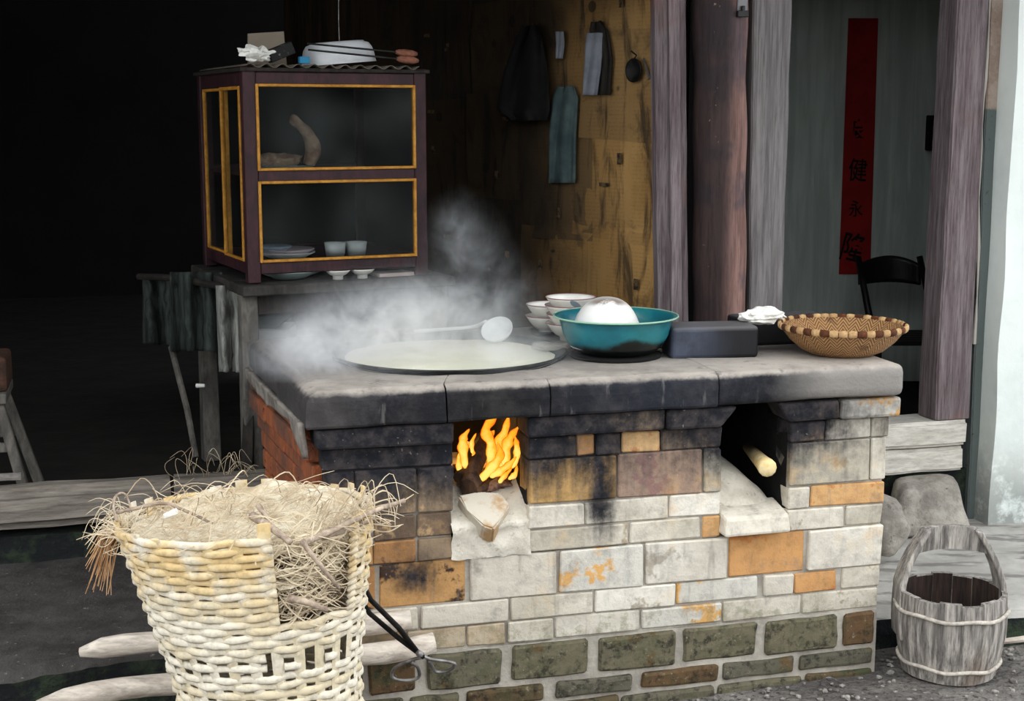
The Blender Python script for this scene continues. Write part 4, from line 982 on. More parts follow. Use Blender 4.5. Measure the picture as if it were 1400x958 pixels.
b = MB(); q = [onY(306, 392, 4.74), onY(236, 380, 4.95), onY(190, 378, 5.12)]; b.tube(bez(q, 4), .012, 8); b.build('hanging_rail', W_DARK, label='dark rail the rags hang from at the left of the table', cat='rail')
b = MB(); b.tube([onY(234, 474, 4.95), onY(256, 560, 4.8), onY(268, 625, 4.72)], [.011, .011, .010], 8); b.build('grey_stick', W_TABLE, label='thin grey stick leaning in the dark below the rags', cat='stick')
b = MB(); q = onY(268, 527, 4.85); b.tube([q, q + Vector((.03, -.0, .0))], [.008, .006], 8); b.build('white_peg', CLOTHW, label='small white peg in the gloom left of the table leg', cat='peg')
# wooden stool at the left edge
stl = empty('wooden_stool', onv(-40, 650, 1.25), TH, 'rough grey wooden stool cut by the left edge of the picture', 'stool')
sx, sv_ = U.dot(onv(12, 550, 1.2)), 1.2
b = MB(); b.hexa([S(s_, v_, z_) for z_ in (.655, .69) for s_, v_ in ((sx - .34, sv_ - .02), (sx - .005, sv_ - .02), (sx - .005, sv_ + .26), (sx - .34, sv_ + .26))], .006, 2); b.build('seat', W_TABLE, stl)
foot = U.dot(onv(44, 655, 1.2))
for sa_, sb_, va, vb in ((sx - .03, foot - .005, sv_ + .01, sv_ - .0), (sx - .03, foot + .02, sv_ + .22, sv_ + .24), (sx - .31, sx - .36, sv_ + .01, sv_), (sx - .31, sx - .36, sv_ + .22, sv_ + .24)):
    b = MB(); b.hexa([S(sb_ + a * .017, vb + d * .017, .282) for a, d in ((-1, -1), (1, -1), (1, 1), (-1, 1))] + [S(sa_ + a * .015, va + d * .015, .655) for a, d in ((-1, -1), (1, -1), (1, 1), (-1, 1))], .003); b.build('leg', W_TABLE, stl)
for z_, v_ in ((.50, sv_ + .005), (.50, sv_ + .232)):
    b = MB(); b.hexa([S(s_, v_ + d, z_ + z2) for z2 in (0, .03) for s_, d in ((sx - .34, -.008), (sx - .005, -.008), (sx - .005, .008), (sx - .34, .008))], .002); b.build('stretcher', W_TABLE, stl)
b = MB(); b.hexa([S(s_, v_, z_) for z_ in (.6915, .80) for s_, v_ in ((sx - .3, sv_), (sx + .0, sv_), (sx + .0, sv_ + .2), (sx - .3, sv_ + .2))], .012, 2); b.build('wooden_box', wood('dull_brown_box', '#33221a', '#4a3022', (3, 8, 8)), label='dull brown box on the stool at the left edge', cat='box')
b = MB(); q0, q1 = onv(-60, 655, 1.02), onv(29, 651, 1.02); b.tube([q0, q1], .012, 8); b.build('loose_batten', W_GREY, label='short grey batten lying on the sill under the stool', cat='batten')

# ------------------------------------------------------------------ things on the newspaper wall
m = M('yellowed_newsprint', .95); x, y, z = m.xyz(m.gen); xo, yo, zo = m.xyz()
n1 = m.noise(3, 4); n2 = m.noise(1.2, 3); vv = m.scaled((5, 5, 1.0)); n3 = m.noise(3, 5, .65, vv, .6)
c = m.mix(n1.ss(.35, .65), '#98723f', '#b78e56'); c = m.mix(m.rnd.ss(.25, .8) * .7, c, '#574935')
ang_ = (zo * 460.0)._m('SINE'); colm = ((x + y * .3) * 31.0)._m('SINE')
n4 = m.noise(140, 2); txt = ang_.ss(.0, .5) * colm.ss(-.8, -.6) * n4.ss(.42, .55)
c = m.mix(txt * .16, c, '#3c2f20')
vo = m.voro(5.5); c = m.mix((vo.ss(.14, .12)) * .75, c, '#2a241d')
n5 = m.noise(5, 6, .7, None, .8); c = m.mix(n5.ss(.52, .66) * .6, c, '#4d3d2a'); c = m.mix(n3.ss(.48, .68) * .85, c, '#33291e'); wx, wy, wz = m.world(); c = m.mix((wy + (n1 - .5) * .5 + (n2 - .5) * .6).ss(4.95, 5.5) * .93, c, '#14110e'); NEWS = m.color(c).bump(n3, .01, .6)  # world-depth term paints the kitchen's deepening shade into the paper colour
m = M('printed_block', .95); n4 = m.noise(60, 3); PRINT = m.color(m.mix(n4.ss(.4, .6), '#221c16', '#5c4a32'))
rn = random.Random(4)
k_ = 0
for col_, t0 in enumerate((.04, .38, .74, 1.12, 1.52)):
    z_ = .42 + rn.uniform(-.1, 0)
    while z_ < 2.2:
        hgt = rn.uniform(.34, .52); wd = .40 + rn.uniform(-.03, .05); a_ = rn.uniform(-.05, .05); d_ = .002 + .0015 * (k_ % 4)
        c_ = NW(t0 + wd / 2, z_ + hgt / 2); bb = MB()
        cr = rn.random() * 9
        def f(i, j, c_=c_, wd=wd, hgt=hgt, a_=a_, d_=d_, cr=cr):
            u, v_ = (i - .5) * wd, (j - .5) * hgt
            u, v_ = u * math.cos(a_) - v_ * math.sin(a_), u * math.sin(a_) + v_ * math.cos(a_)
            lift = d_ + .010 * max(0, mnoise.noise(Vector((u * 9, v_ * 5, cr)))) + (.012 * max(0, i - .85) * 6 if k_ % 3 == 0 else 0)
            return c_ + NWD * u + NWN * lift + Vector((0, 0, v_))
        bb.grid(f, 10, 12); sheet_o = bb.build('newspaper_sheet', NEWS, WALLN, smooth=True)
        for q in range(2):                         # dark picture blocks and headlines of the print
            u, v_ = rn.uniform(-.3, .3) * wd, rn.uniform(-.35, .35) * hgt; ww, hh = rn.choice(((.035, .012), (.05, .014), (.022, .04), (.03, .03)))
            pb = MB(); base = c_ + NWD * u + Vector((0, 0, v_)) + NWN * (d_ + .0125)
            pb.face([base + NWD * a * ww + Vector((0, 0, h_ * hh)) for a, h_ in ((-.5, -.5), (.5, -.5), (.5, .5), (-.5, .5))]); pb.build('printed_block', PRINT, sheet_o)
        z_ += hgt * .9; k_ += 1
def onw(x_, y_, d=.03):                            # point on the partition under a pixel
    r_ = ray(x_, y_); n_ = NWN; p_ = NW(0, 0, d); t = (p_ - CO).dot(n_) / r_.dot(n_); return CO + r_ * t
def wallcloth(name, pts, mat, label, cat, d=.03, fold=.01, th=.006):
    # a hanging cloth from its outline: left and right edge down the rows
    b = MB(); n = len(pts) - 1
    def f(i, j):
        q = j * n; k = min(int(q), n - 1); t = q - k; yA, l0, r0 = pts[k]; yB_, l1, r1 = pts[k + 1]
        return onw(lerp(lerp(l0, l1, t), lerp(r0, r1, t), i), lerp(yA, yB_, t), d + fold * math.sin(i * 11 + j * 2) + fold * mnoise.noise(Vector((i * 3, j * 3, d * 50))))
    b.grid(f, 16, 22); b.solidify(th); return b.build(name, mat, smooth=True, label=label, cat=cat)
m = M('faded_blue_cloth', .95); n1 = m.noise(9, 4); FBLUE = m.color(m.mix(n1.ss(.35, .65), '#39484c', '#52615f')).bump(n1, .006)
m = M('pale_grey_cloth', .95); n1 = m.noise(9, 4); PGREY = m.color(m.mix(n1.ss(.35, .65), '#7f838a', '#686d75')).bump(n1, .004)
m = M('black_cloth', .95); n1 = m.noise(9, 4); BLK = m.color(m.mix(n1.ss(.4, .7), '#0e0e0f', '#1f1d1b'))
wallcloth('hanging_shirt', [(118, 763, 786), (135, 757, 791), (180, 752, 788), (250, 750, 787)], FBLUE, 'faded blue checked cloth hanging on the newspaper wall', 'cloth', .03, .012)
wallcloth('hanging_calendar', [(45, 804, 825), (60, 802, 825), (95, 800, 822), (130, 797, 817)], PGREY, 'pale grey towel hanging on the newspaper wall', 'towel', .035, .004)
st = wallcloth('hanging_strips', [(30, 810, 822), (42, 808, 832), (80, 815, 838), (130, 812, 835)], W_DARK, 'dark striped bundle hanging behind the pale grey towel', 'cloth', .022, .008)
wallcloth('small_tag', [(43, 760, 771), (60, 761, 772), (80, 760, 770)], PGREY, 'small narrow pale paper pinned left of the grey towel', 'paper', .03, .002, .003)
wallcloth('dark_coat', [(35, 715, 735), (55, 706, 742), (100, 690, 750), (150, 680, 752), (165, 700, 748)], BLK, 'dark coat hanging deep in the shade on the partition', 'coat', .06, .02)
pan = empty('round_pan', onw(866, 96, .02), 0, 'small black round pan hung on the newspaper wall', 'pan')
pc = onw(866, 96, .03); rotp = Matrix.Rotation(math.atan2(NWN.y, NWN.x), 3, 'Z') @ Matrix.Rotation(R(90), 3, 'Y')
lathe_at('pan_bowl', [(0, 0), (.025, .002), (.037, .016), (.041, .02), (.036, .021), (.02, .007), (0, .005)], pc - NWN * .02, IRON, pan, 28, rotp)
b = MB(); b.tube([pc + Vector((0, 0, .035)), pc + Vector((.01, 0, .05)), pc + Vector((-.01, 0, .065))], .003, 6); b.build('hook', IRON, pan)
b = MB(); b.tube([onw(880, 80, .02), onw(888, 108, .02)], [.003, .006], 6); b.build('handle', W_TABLE, pan)

# ------------------------------------------------------------------ the door room: red couplet, chair, dark chest
cp = empty('couplet_scroll', Vector((1.62, 6.715, .797)), 0, 'red paper strip with black brush characters on the inner wall', 'scroll')
m = M('red_couplet_paper', .9); n1 = m.noise(6, 4); REDP = m.color(m.mix(n1.ss(.35, .65), '#a3201f', '#8a1a1c'))
m = M('brush_ink', .8); INK = m.color('#0b0909')
b = MB(); b.hexa([Vector(p) for p in ((1.549, 6.706, .797), (1.697, 6.706, .797), (1.697, 6.709, .797), (1.549, 6.709, .797), (1.549, 6.706, 1.98), (1.686, 6.706, 1.98), (1.686, 6.709, 1.98), (1.549, 6.709, 1.98))]); b.build('paper', REDP, cp)
for ch, px_, py_, hpx, rt_ in (('良', 1175, 176, 27, 0), ('健', 1173, 232, 33, -.05), ('永', 1170, 285, 24, .05), ('隆', 1167, 338, 42, -.22)):
    cu = bpy.data.curves.new('character', 'FONT'); cu.body = ch; cu.align_x = 'CENTER'; cu.align_y = 'CENTER'; cu.size = 1.0; cu.extrude = .002; cu.offset = .012
    to = bpy.data.objects.new('tmp_text', cu); col.objects.link(to)
    bpy.context.view_layer.update(); me = bpy.data.meshes.new_from_object(to.evaluated_get(bpy.context.evaluated_depsgraph_get()))
    bpy.data.objects.remove(to)
    h_ = hpx * 6.7 / FPX * 1.0
    cxs = [v.co for v in me.vertices]
    mid = Vector(((min(c.x for c in cxs) + max(c.x for c in cxs)) / 2, (min(c.y for c in cxs) + max(c.y for c in cxs)) / 2, 0)) if cxs else Vector()
    pos = onY(px_, py_, 6.7045)
    me.transform(Matrix.Translation(pos) @ Matrix.Rotation(R(90), 4, 'X') @ Matrix.Rotation(rt_, 4, 'Z') @ Matrix.Scale(h_, 4) @ Matrix.Scale(.8, 4, (1, 0, 0)) @ Matrix.Translation(-mid))
    me.transform(WM[cp].inverted()); me.materials.clear(); me.materials.append(INK.m)
    o = bpy.data.objects.new('brush_character', me); col.objects.link(o); o.parent = cp; WM[o] = WM[cp]
chair = empty('bamboo_chair', Vector((1.68, 6.35, .28)), R(8), 'low dark wooden chair with curved top rail in the doorway', 'chair')
def CH(px_, py_, Y): return onY(px_, py_, Y)
b = MB()
def rail(i, j):
    x_ = lerp(1173, 1259, i); ya = 349 + 14 * (2 * i - 1.0) ** 2 * (.9) ; yb = 388 + 4 * (2 * i - 1) ** 2 - 3
    return onY(x_, lerp(yb, ya, j), 6.24 + .05 * (1 - (2 * i - 1) ** 2))
b.grid(rail, 18, 6); b.solidify(.018); b.build('top_rail', W_BLACK, chair, smooth=True)
for xa, xb, Yb in ((1173, 1190, 6.2), (1257, 1277, 6.2)):
    p0, p1 = onY(xa, 350, 6.24), onY(xb, 440, Yb); d_ = (p1 - p0); p2 = p0 + d_ * ((p0.z - .28) / (p0.z - p1.z)) 
    p2.x = lerp(p1.x, p2.x, .3)
    b = MB(); b.tube([p0, p1, p2], [.014, .016, .016], 10); b.build('back_leg', W_BLACK, chair, smooth=True)
for xs in (1.53, 1.86):
    b = MB(); b.tube([Vector((xs, 5.86, .6)), Vector((xs, 5.84, .281))], .015, 10); b.build('front_leg', W_BLACK, chair, smooth=True)
for k in range(6):
    b = MB(); b.box((1.70, 5.88 + k * .057, .6), (.36, .05, .018), None, .003); b.build('seat_slat', W_BLACK, chair)
b = MB(); b.blob(Vector((1.885, 5.62, .46)), (.075, .16, .27), None, 3, .12, 1.5, 2, -.66); b.build('dark_sack', BLK, smooth=True, label='dark bulging sack standing by the chair inside the doorway', cat='sack')
b = MB(); b.box(Vector((1.955, 6.60, 1.46)), (.10, .06, .16), None, .004); b.box(Vector((1.955, 6.565, 1.46)), (.07, .012, .12), None, .002); b.build('wall_frame', BLK, label='small dark frame high on the wall inside the doorway', cat='frame')

# ------------------------------------------------------------------ wooden bucket
bk = onz(1297, 918, .004); bk.y += .01
bucket = empty('wooden_bucket', bk, 0, 'old bleached wooden stave bucket with arched wooden handle', 'bucket')
NS = 15; HB = .238
def br(z): return .122 + .026 * math.sin(min(1, z / HB * 1.05 + .05) * math.pi * .62)
for k in range(NS):
    a0, a1 = k * math.tau / NS + .002, (k + 1) * math.tau / NS - .001
    top = HB + .0035 * math.sin(k * 2.7)
    b = MB(); L = 7
    G = []
    for q in range(L):
        z_ = lerp(.006, top, q / (L - 1)); ro = br(z_) + .0018 * math.sin(k * 1.9); ri = ro - .015
        row = [bk + Vector((r_ * math.cos(a), r_ * math.sin(a), z_)) for r_, a in ((ro, a0), (ro, (a0 + a1) / 2), (ro, a1), (ri, a1), (ri, (a0 + a1) / 2), (ri, a0))]
        G.append([b.bm.verts.new(p) for p in row])
    for A, B in zip(G[:-1], G[1:]):
        for t in range(6):
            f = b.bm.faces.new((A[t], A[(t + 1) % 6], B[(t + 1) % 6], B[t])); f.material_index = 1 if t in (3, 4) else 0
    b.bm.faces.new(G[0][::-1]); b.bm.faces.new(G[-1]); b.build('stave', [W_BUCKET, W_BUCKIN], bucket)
b = MB(); b.lathe([(0, .02), (.115, .02), (.115, .035), (0, .035)], bk, 30); b.build('bucket_floor', W_BUCKIN, bucket)
HOOP = wood('bamboo_hoop', '#a39a90', '#c9c0b4', (9, 9, 9))
for z_, tl2 in ((.045, .0), (.192, .012)):
    b = MB(); b.tube([bk + Vector(((br(z_) + .004) * math.cos(a * math.tau / 48), (br(z_) + .004) * math.sin(a * math.tau / 48), z_ + .003 * math.sin(a * .9))) for a in range(48)], .0058, 6, closed=True); b.build('hoop', HOOP, bucket, smooth=True)
hz = onY(1297, 717, bk.y + .03).z - bk.z
for sgn in (-1, 1):                                # two ears that lean in to carry the handle board
    b = MB(); G = []
    for q in range(9):
        t = q / 8; z_ = lerp(.10, hz - .012, t); xo_ = (br(min(z_, HB)) + .003) if z_ < HB else lerp(br(HB) + .003, .078, ((z_ - HB) / (hz - .012 - HB)) ** 1.5)
        w2 = lerp(.048, .030, t); th_ = .017
        row = [(xo_, -w2), (xo_, w2), (xo_ - th_, w2), (xo_ - th_, -w2)]
        G.append([b.bm.verts.new(bk + Vector((sgn * px_, py_ + .012 + .02 * t, z_))) for px_, py_ in row])
    for A, B in zip(G[:-1], G[1:]):
        for t in range(4): b.bm.faces.new((A[t], A[(t + 1) % 4], B[(t + 1) % 4], B[t]))
    b.bm.faces.new(G[0][::-1]); b.bm.faces.new(G[-1])
    bmesh.ops.bevel(b.bm, geom=[e for e in b.bm.edges], offset=.003, segments=1, affect='EDGES'); b.build('ear', W_BUCKET, bucket)
b = MB()
def hbd(i, j):
    t = 2 * i - 1; zt = hz - .018 * t * t * t * t - .004; zb = hz - .078 + .008 * (1 - t * t)
    return bk + Vector((t * lerp(.108, .088, j), .032 + .02 * (1 - t * t), lerp(zb, zt, j)))
b.grid(hbd, 16, 6); b.solidify(.020); b.rough(.002, 16); b.build('handle_board', W_BUCKET, bucket)

# white stick and rubble on the ground
b = MB(); q0, q1 = onz(1366, 876, .02), onz(1440, 868, .02); b.tube([q0, q1], [.011, .012], 8); b.build('pale_stick', W_POLE, label='pale stick on the ground at the right edge behind the bucket', cat='stick')
rn = random.Random(3)
b = MB()
for k in range(700):
    px_ = rn.uniform(640, 1400); py_ = rn.uniform(840, 958); p = onz(px_, py_, 0)
    vv_ = NV.dot(p) - FRONT
    if vv_ > (-.015 if px_ < 1200 else .08): continue
    if (p - bk).length < .15: continue
    r_ = rn.uniform(.003, .008) * (1.6 if rn.random() < .08 else 1)
    b.blob(p + Vector((0, 0, gz(p.x, 0) + r_ * .4)), (r_ * rn.uniform(.8, 1.6), r_, r_ * .7), rotz(rn.random() * 6), 1, .5, 2, k)
m = M('grey_grit', .95); n1 = m.noise(30, 2); m.color(m.mix(n1.ss(.35, .65), '#575350', '#98938c')); b.build('grit', m, kind='stuff', label='grey grit and chips scattered on the ground before the stove', cat='grit')
b = MB(); q = [onz(1121, 938, .006), onz(1124, 929, .03), onz(1136, 926, .04), onz(1150, 934, .008)]; b.tube(bez(q, 4), .0018, 5); b.build('wire_loop', IRONG, label='thin pale wire loop on the ground before the mossy blocks', cat='wire')

# ------------------------------------------------------------------ two poles behind the wicker basket
def pole(a, b_, r, label):
    b = MB(); n = 14; b.tube([a.lerp(b_, k / n) + Vector((0, 0, .006 * math.sin(k * .9))) for k in range(-1, n + 1)], [r * .45] + [r * (1 + .06 * math.sin(k * 1.7)) for k in range(n + 1)], 12); b.rough(.003, 9)
    return b.build('wooden_pole', W_POLE, smooth=True, label=label, cat='pole')
pole(onz(140, 886, .245), onv(562, 846, -.04), .026, 'upper of two pale poles lying behind the wicker basket')
pole(onz(88, 956, .185), onv(594, 878, -.045), .027, 'lower of two pale poles lying behind the wicker basket')

# ------------------------------------------------------------------ wicker basket with straw
KC = onY(335, 705, 2.95); KZ = .70
wb = empty('wicker_basket', Vector((KC.x + .06, KC.y, .0)), 0, 'tall pale wicker basket with a torn gap full of straw', 'basket')
KE = .80                                          # the basket is squashed: less deep than wide
def kc(z): t = (KZ - z) / KZ; return Vector((KC.x + .075 * min(t, .75), KC.y, 0))
def kr(z): t = (KZ - z) / KZ; return .271 - .135 * min(t, .5) * 1.05 - .06 * max(0, t - .5)
def kp(a, z, d=0.0):                               # a: 0 faces the camera, positive to the right
    r_ = kr(z) + d; c_ = kc(z); tiltz = .016 * math.sin(a) * (z / KZ)
    return Vector((c_.x + r_ * math.sin(a), c_.y - r_ * KE * math.cos(a), z + tiltz))
m = M('sun_bleached_wicker', .75); n1 = m.noise(9, 4); n2 = m.noise(60, 3); x, y, z = m.xyz()
c = m.mix((n1 + (m.rnd - .5) * .5).ss(.35, .65), '#d9d0be', '#cdbfa2'); c = m.mix((z.ss(.45, .66)) * n1.ss(.4, .6) * .8, c, '#d2b277'); c = m.mul(c, n2.ss(.25, .6) * .3 + .74)
WICK = m.color(c).bump(n2, .002)
NST = 29; GA0, GA1, GZ = R(20), R(62), .515
def in_gap(a, z): 
    a = (a + math.pi) % math.tau - math.pi; return GA0 < a < GA1 and z > GZ
def lowgap(a, z):
    a = (a + math.pi) % math.tau - math.pi
    return (.395 < z < .45 and R(12) < a < R(66) and int((a + 9) / R(math.degrees(math.tau / NST))) % 2 == 0)
for k in range(NST):
    a = k * math.tau / NST + R(4); am = (a + math.pi) % math.tau - math.pi
    topz = KZ + (.012 + .008 * math.sin(k * 5.1)) - (.012 if abs(am) < 1.4 else 0); w_ = .0135
    if GA0 - .02 < am < GA1: topz = GZ - .01
    if abs(am - GA0) < R(8) and am <= GA0: topz = KZ + .032
    zs = [.01 + (topz - .01) * q / 20 for q in range(21)]
    b = MB(); b.tube([kp(a, min(z_, KZ), 0) + Vector((0, 0, max(0, z_ - KZ))) for z_ in zs], [w_ * lerp(.7, 1, z_ / KZ) for z_ in zs], 6, flat=.28, up=Vector((math.cos(a), math.sin(a), 0))); b.build('stake', WICK, wb)
rows = []; z_ = .02; rn = random.Random(11); k = 0
while z_ < KZ - .002:
    rows.append((z_, k)); k += 1; z_ += (.0195 if z_ < .36 else (.025 if .385 < z_ < .43 else .0162)) * rn.uniform(.92, 1.08)
for z_, k in rows:
    segs = [[]]
    NP = NST * 4
    for q in range(NP + 1):
        a = R(4) + q * math.tau / NP + math.pi
        off = .0048 * math.cos((q / 4) * math.pi + (math.pi if k % 2 else 0)) * (1 if True else 0)
        # alternate in front of and behind the stakes
        zz_ = z_ + .003 * mnoise.noise(Vector((a * 3, z_ * 40, 0))) + .0012 * math.sin(q * .8 + k)
        if in_gap(a, z_) or (lowgap(a, z_)):
            if segs[-1]: segs.append([])
            continue
        segs[-1].append(kp(a, zz_, off))
    b = MB(); any_ = False
    for sg in segs:
        if len(sg) < 4: continue
        any_ = True; b.tube(sg, [(.0092 if zz_ > .36 else .0100) * rn.uniform(.88, 1.1) for _ in sg], 6, flat=.55, up=(0, 0, 1))
    if any_: b.build('weaver', WICK, wb, smooth=True)
    else: b.bm.free()
b = MB()                                          # braided edges of the gap
for a_, n_ in ((GA1, 14),):
    for q in range(n_):
        z_ = lerp(GZ, KZ - .01, q / (n_ - 1)); b.tube([kp(a_ - .03, z_ - .008, .004), kp(a_ + .01, z_, .012), kp(a_ + .05, z_ + .006, .002)], [.005, .008, .005], 6)
b.build('gap_braid', WICK, wb, smooth=True)
b = MB(); b.lathe([(0, .012), (.14, .012), (.14, .02), (0, .02)], kc(.02), 30); b.build('basket_floor', WICK, wb)
# straw inside and over the rim
m = M('dry_straw', .9); m.color(m.mix(m.noise(7, 4).ss(.35, .65), '#a8957c', '#d3c3a6')); STRAW = m
m = M('pale_cream_husk', .95); n1 = m.noise(18, 5, .7); m.color(m.mix(n1.ss(.35, .65), '#e0d6bf', '#b8a486')).bump(n1, .02, 1.0); HUSK = m
b = MB()
def heap(i, j):
    a = j * math.tau; r_ = i; z0 = .655 + .012 * mnoise.noise(Vector((3 * r_ * math.cos(a), 3 * r_ * math.sin(a), 5))) + .02 * (r_ ** 2) + (.03 * max(0, -math.cos(a)) * r_)
    am = (a + math.pi) % math.tau - math.pi
    if GA0 - .2 < am < GA1 + .15: z0 -= .10 * r_ * min(1, min(am - GA0 + .2, GA1 + .15 - am) / .25)
    p = kp(a, .66, 0); c_ = kc(.66); rr_ = (kr(z0 if z0 < KZ else KZ) - .014) * r_
    return Vector((c_.x + rr_ * math.sin(a), c_.y - rr_ * KE * math.cos(a), z0 + .016 * math.sin(a) * r_))
b.grid(heap, 20, 60); bmesh.ops.remove_doubles(b.bm, verts=b.bm.verts[:], dist=.001)
for q in range(GZ and 24):                         # husk wall seen through the gap
    pass
b.rough(.012, 25); b.build('husk_fill', HUSK, smooth=False, kind='stuff', label='pale chopped husk filling the wicker basket', cat='husk')
b = MB()
rn = random.Random(21)
def straw(p, d, ln, r_=.0013, bend=.03):
    d = Vector(d).normalized(); s_ = d.orthogonal() * rn.uniform(-bend, bend) + Vector((0, 0, rn.uniform(-bend, bend)))
    P = [p, p + d * ln * .35 + s_ * .8, p + d * ln * .7 + s_, p + d * ln + s_ * .3 + Vector((0, 0, -abs(bend) * .3))]
    P = bez(P, 3); b.tube(P, [r_] * (len(P) - 1) + [r_ * .5], 3, cap=False)
for k in range(230):                               # over the heap
    a = rn.uniform(0, math.tau); q = rn.random() ** .5; c_ = kc(.68); p = Vector((c_.x + .24 * q * math.sin(a), c_.y - .24 * KE * q * math.cos(a), .675 + rn.uniform(0, .035)))
    dd = rn.uniform(0, math.tau); straw(p, (math.cos(dd), math.sin(dd), rn.uniform(-.1, .3)), rn.uniform(.05, .16), rn.choice((.0008, .001, .0015)))
for k in range(420):                               # in the torn gap
    a = rn.uniform(GA0 + .02, GA1 - .02); z_ = rn.uniform(GZ, KZ - .01); p = kp(a, z_, -rn.uniform(.012, .06))
    dd = rn.uniform(-.6, .6) + (math.pi if rn.random() < .5 else 0); straw(p, (math.cos(dd) * math.cos(a), math.sin(a) * math.cos(dd) * .6, math.sin(dd) * .8 + rn.uniform(-.4, .4)), rn.uniform(.04, .11), rn.choice((.001, .0014)), .02)
for k in range(110):                               # fluff at the left rim and to the right
    if k < 62: p = kp(R(-80 + rn.uniform(-25, 20)), KZ - .01, rn.uniform(-.03, .01)); straw(p, (-1, rn.uniform(-.5, .5), rn.uniform(-.5, .35)), rn.uniform(.03, .085), .0008, .03)
    else: p = kp(R(75 + rn.uniform(-30, 20)), KZ - .0, rn.uniform(-.04, .0)); straw(p, (1, rn.uniform(-.8, .3), rn.uniform(-.2, .2)), rn.uniform(.04, .09), .001, .05)
for k in range(34):                                # stray straw on the sill by the stove
    p = S(rn.uniform(.05, .36), rn.uniform(.6, 1.0), .46 if rn.random() < .6 else .3); p.z = .466; p = S(rn.uniform(.1, .36), rn.uniform(.97, 1.05), .434)
    straw(p, (rn.uniform(-1, 1), rn.uniform(-.3, .3), rn.uniform(0, .8)), rn.uniform(.04, .10), .0008, .04)
b.build('loose_straw', STRAW, kind='stuff', label='tangled dry straw over the wicker basket and its torn gap', cat='straw')
# dark inside of the gap
b = MB(); b.grid(lambda i, j: kp(lerp(GA0 - .1, GA1 + .1, i), lerp(GZ - .06, KZ - .06, j), -.07 + .02 * mnoise.noise(Vector((i * 5, j * 5, 0)))), 12, 12)
m = M('brown_packed_straw', .95); v = m.scaled((30, 30, 60)); n1 = m.noise(2, 5, .7, v); m.color(m.mix(n1.ss(.35, .65), '#4b3d2e', '#8f7c62')).bump(n1, .02, 1.); b.solidify(.01)
b.build('packed_straw', m, kind='stuff', label='brown packed straw behind the torn gap of the basket', cat='straw')
# red brown tuft hanging at the left
b = MB(); p0 = kp(R(-88), KZ - .02, .004)
for k in range(46):
    e = onY(rn.uniform(116, 152), rn.uniform(755, 815), 2.9 + rn.uniform(-.03, .03)); mid = p0.lerp(e, .5) + Vector((rn.uniform(-.012, .004), rn.uniform(-.01, .01), .018))
    b.tube([p0 + Vector((rn.uniform(-.006, .006), 0, rn.uniform(-.01, .01))), mid, e], [.0014, .0016, .0008], 4, cap=False)
m = M('russet_grass', .9); m.color(m.mix(m.noise(20, 3).ss(.35, .65), '#9a7350', '#b8946c')); b.build('grass_tuft', m, kind='stuff', label='russet grass tuft hanging from the left rim of the wicker basket', cat='grass')
# twigs
def twig(pts, r_, label, mat=W_TWIG):
    b = MB(); P = bez(pts, 5); n = len(P); b.tube(P, [r_ * (1 - .35 * k / (n - 1)) * (1 + .1 * math.sin(k * 2.2)) for k in range(n)], 7); b.rough(.0012, 60)
    return b.build('twig', mat, smooth=True, label=label, cat='twig')
twig([onY(415, 742, 2.74), onY(460, 722, 2.80), onY(515, 697, 2.86), onY(553, 684, 2.9)], .0075, 'long brown twig sticking out right past the basket rim')
twig([onY(412, 738, 2.72), onY(432, 765, 2.71), onY(463, 803, 2.72)], .006, 'thin twig slanting down across the torn gap')
twig([onY(345, 705, 2.84), onY(372, 722, 2.76), onY(398, 742, 2.73)], .0095, 'thick pale stub of branch at the front of the heap')
twig([onY(352, 690, 2.86), onY(368, 712, 2.84), onY(380, 732, 2.8)], .006, 'short forked twig beside the thick pale stub')
twig([onY(160, 700, 2.85), onY(188, 694, 2.87), onY(224, 688, 2.9), onY(258, 700, 2.88), onY(290, 715, 2.86)], .0045, 'thin arched twig over the left side of the straw heap')
twig([onY(160, 712, 2.8), onY(155, 690, 2.84), onY(160, 676, 2.86), onY(172, 676, 2.86), onY(180, 700, 2.86)], .003, 'small looped withy at the left rim of the basket')
twig([onY(440, 735, 2.8), onY(480, 722, 2.84), onY(505, 712, 2.88)], .006, 'dark twig just above the torn gap')
twig([onY(396, 818, 2.76), onY(420, 823, 2.74), onY(448, 834, 2.75)], .0085, 'stout pinkish stick lying at the bottom of the torn gap')
b = MB(); b.tube([onY(224, 706, 2.84), onY(242, 699, 2.86)], [.006, .008], 6, flat=.5); b.build('white_chip', CLOTHW, label='small white chip on the straw at the left', cat='chip')

# iron tongs stuck through the basket
tg = empty('fire_tongs', onY(575, 893, 3.2), 0, 'black iron fire tongs with ring handles hanging from the basket', 'tongs')
def TG(px_, py_): t = (py_ - 815) / 80.0; return onY(px_, py_, lerp(3.05, 3.16, t))
b = MB(); b.tube([TG(488, 782), TG(507, 820), TG(545, 858), TG(573, 894)], [.005, .006, .0065, .006], 8); b.build('arm', IRON, tg, smooth=True)
b = MB(); b.tube([TG(486, 806), TG(505, 838), TG(545, 872), TG(579, 898)], [.005, .006, .0065, .006], 8); b.build('arm', IRON, tg, smooth=True)
b = MB(); b.tube([TG(573, 890) + Vector((0, -.012, 0)), TG(576, 898) + Vector((0, .012, 0))], .008, 8); b.build('rivet', IRONG, tg, smooth=True)
b = MB(); b.tube(bez([TG(579, 898), TG(562, 902), TG(541, 912), TG(536, 925), TG(552, 930), TG(572, 926), TG(571, 912), TG(562, 905)], 4), .0042, 7); b.build('ring_handle', IRONG, tg, smooth=True)
b = MB(); b.tube(bez([TG(574, 895), TG(590, 901), TG(612, 904), TG(622, 908), TG(612, 917), TG(596, 918), TG(590, 910), TG(586, 903)], 4), .0042, 7); b.build('ring_handle', IRONG, tg, smooth=True)

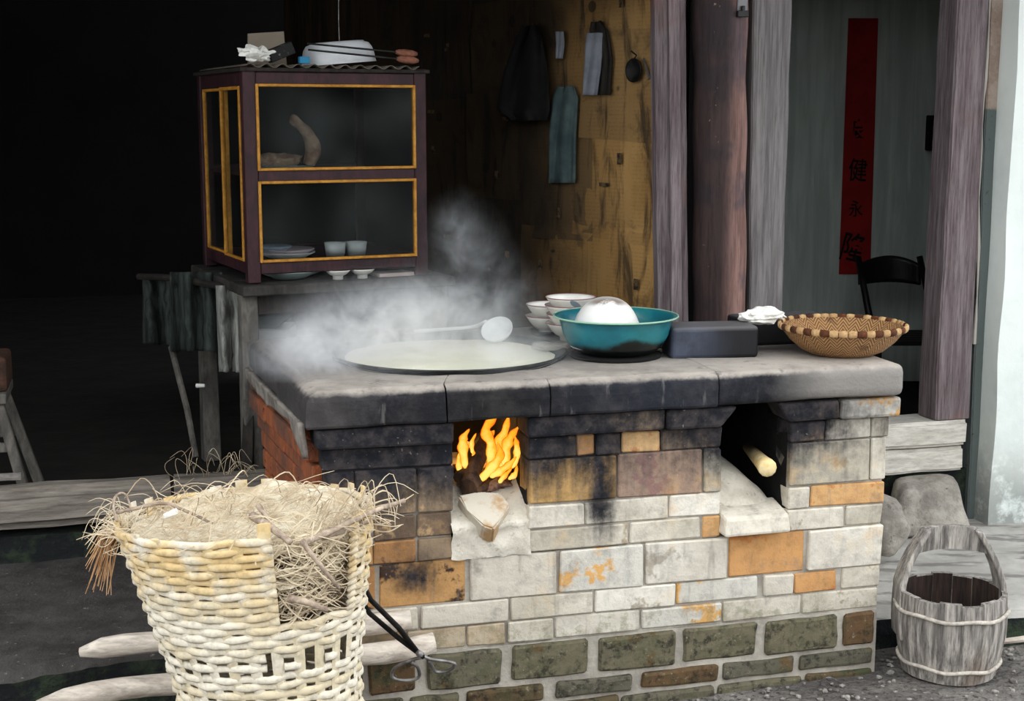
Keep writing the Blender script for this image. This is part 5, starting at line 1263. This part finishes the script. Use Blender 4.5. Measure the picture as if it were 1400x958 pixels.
# ------------------------------------------------------------------ steam over the wok
m = M('steam', 1.0); nt = m.nt; x, y, z = m.world()
n1 = m.noise(6.5, 7, .66, None, 1.6); n2 = m.noise(19, 5, .65, None, 1.0)
def puff(c, r_):
    q = None
    for a, cc, rr_ in zip((x, y, z), c, r_):
        t = (a - cc) * (1 / rr_); q = t * t if q is None else q + t * t
    return (q * -1.0)._m('EXPONENT')
P_ = [(tuple(onY(500, 470, 3.82)), (.14, .22, .06), 1.0), (tuple(onY(425, 478, 3.72)), (.09, .20, .055), .8), (tuple(onY(555, 432, 3.95)), (.19, .20, .07), .9),
      (tuple(onY(680, 480, 3.85)), (.13, .2, .04), .55), (tuple(onY(640, 350, 4.1)), (.09, .16, .10), .13), (tuple(onY(625, 310, 4.1)), (.05, .12, .07), .12), (tuple(onY(690, 400, 4.1)), (.10, .15, .07), .10)]
tot = None
for c_, r_, wgt in P_:
    g_ = puff(c_, r_) * wgt; tot = g_ if tot is None else tot + g_
den = tot * ((n1 + (n2 - .5) * .55).ss(.32, .74)) * 15.0
vol = nt.nodes.new('ShaderNodeVolumeScatter'); vol.inputs['Color'].default_value = (.93, .96, 1, 1); vol.inputs['Anisotropy'].default_value = 0
nt.links.new((den - .03)._m('MAXIMUM', 0.0).v, vol.inputs['Density'])
for l_ in list(nt.links):
    if l_.to_node.type == 'OUTPUT_MATERIAL': nt.links.remove(l_)
nt.links.new(vol.outputs[0], nt.nodes['Material Output'].inputs['Volume'])
b = MB(); b.hexa([Vector((X_, Y_, z_)) for z_ in (.886, 1.40) for X_, Y_ in ((-.78, 3.45), (.22, 3.45), (.22, 4.4), (-.78, 4.4))])
b.build('steam', m, kind='stuff', label='white steam rising from the broth and drifting left', cat='steam')

GROUPS = {'rice_bowl': 'white bowls stacked by the wok', 'wooden_pole': 'poles behind the wicker basket', 'twig': 'twigs on the straw', 'firewood_log': 'wood burning in the left mouth',
          'cup': 'cups in the cabinet', 'plate': 'plates in the cabinet', 'hanging_rag': 'rags hanging at the table', 'iron_skewer': 'skewers on the cabinet', 'small_bowl': 'bowls under the cabinet',
          'timber_sill': 'sill timbers', 'door_threshold': 'threshold timbers', 'foundation_stone': 'stones under the threshold'}
for o in col.objects:
    if o.parent is None and o.name.split('.')[0] in GROUPS: o['group'] = GROUPS[o.name.split('.')[0]]
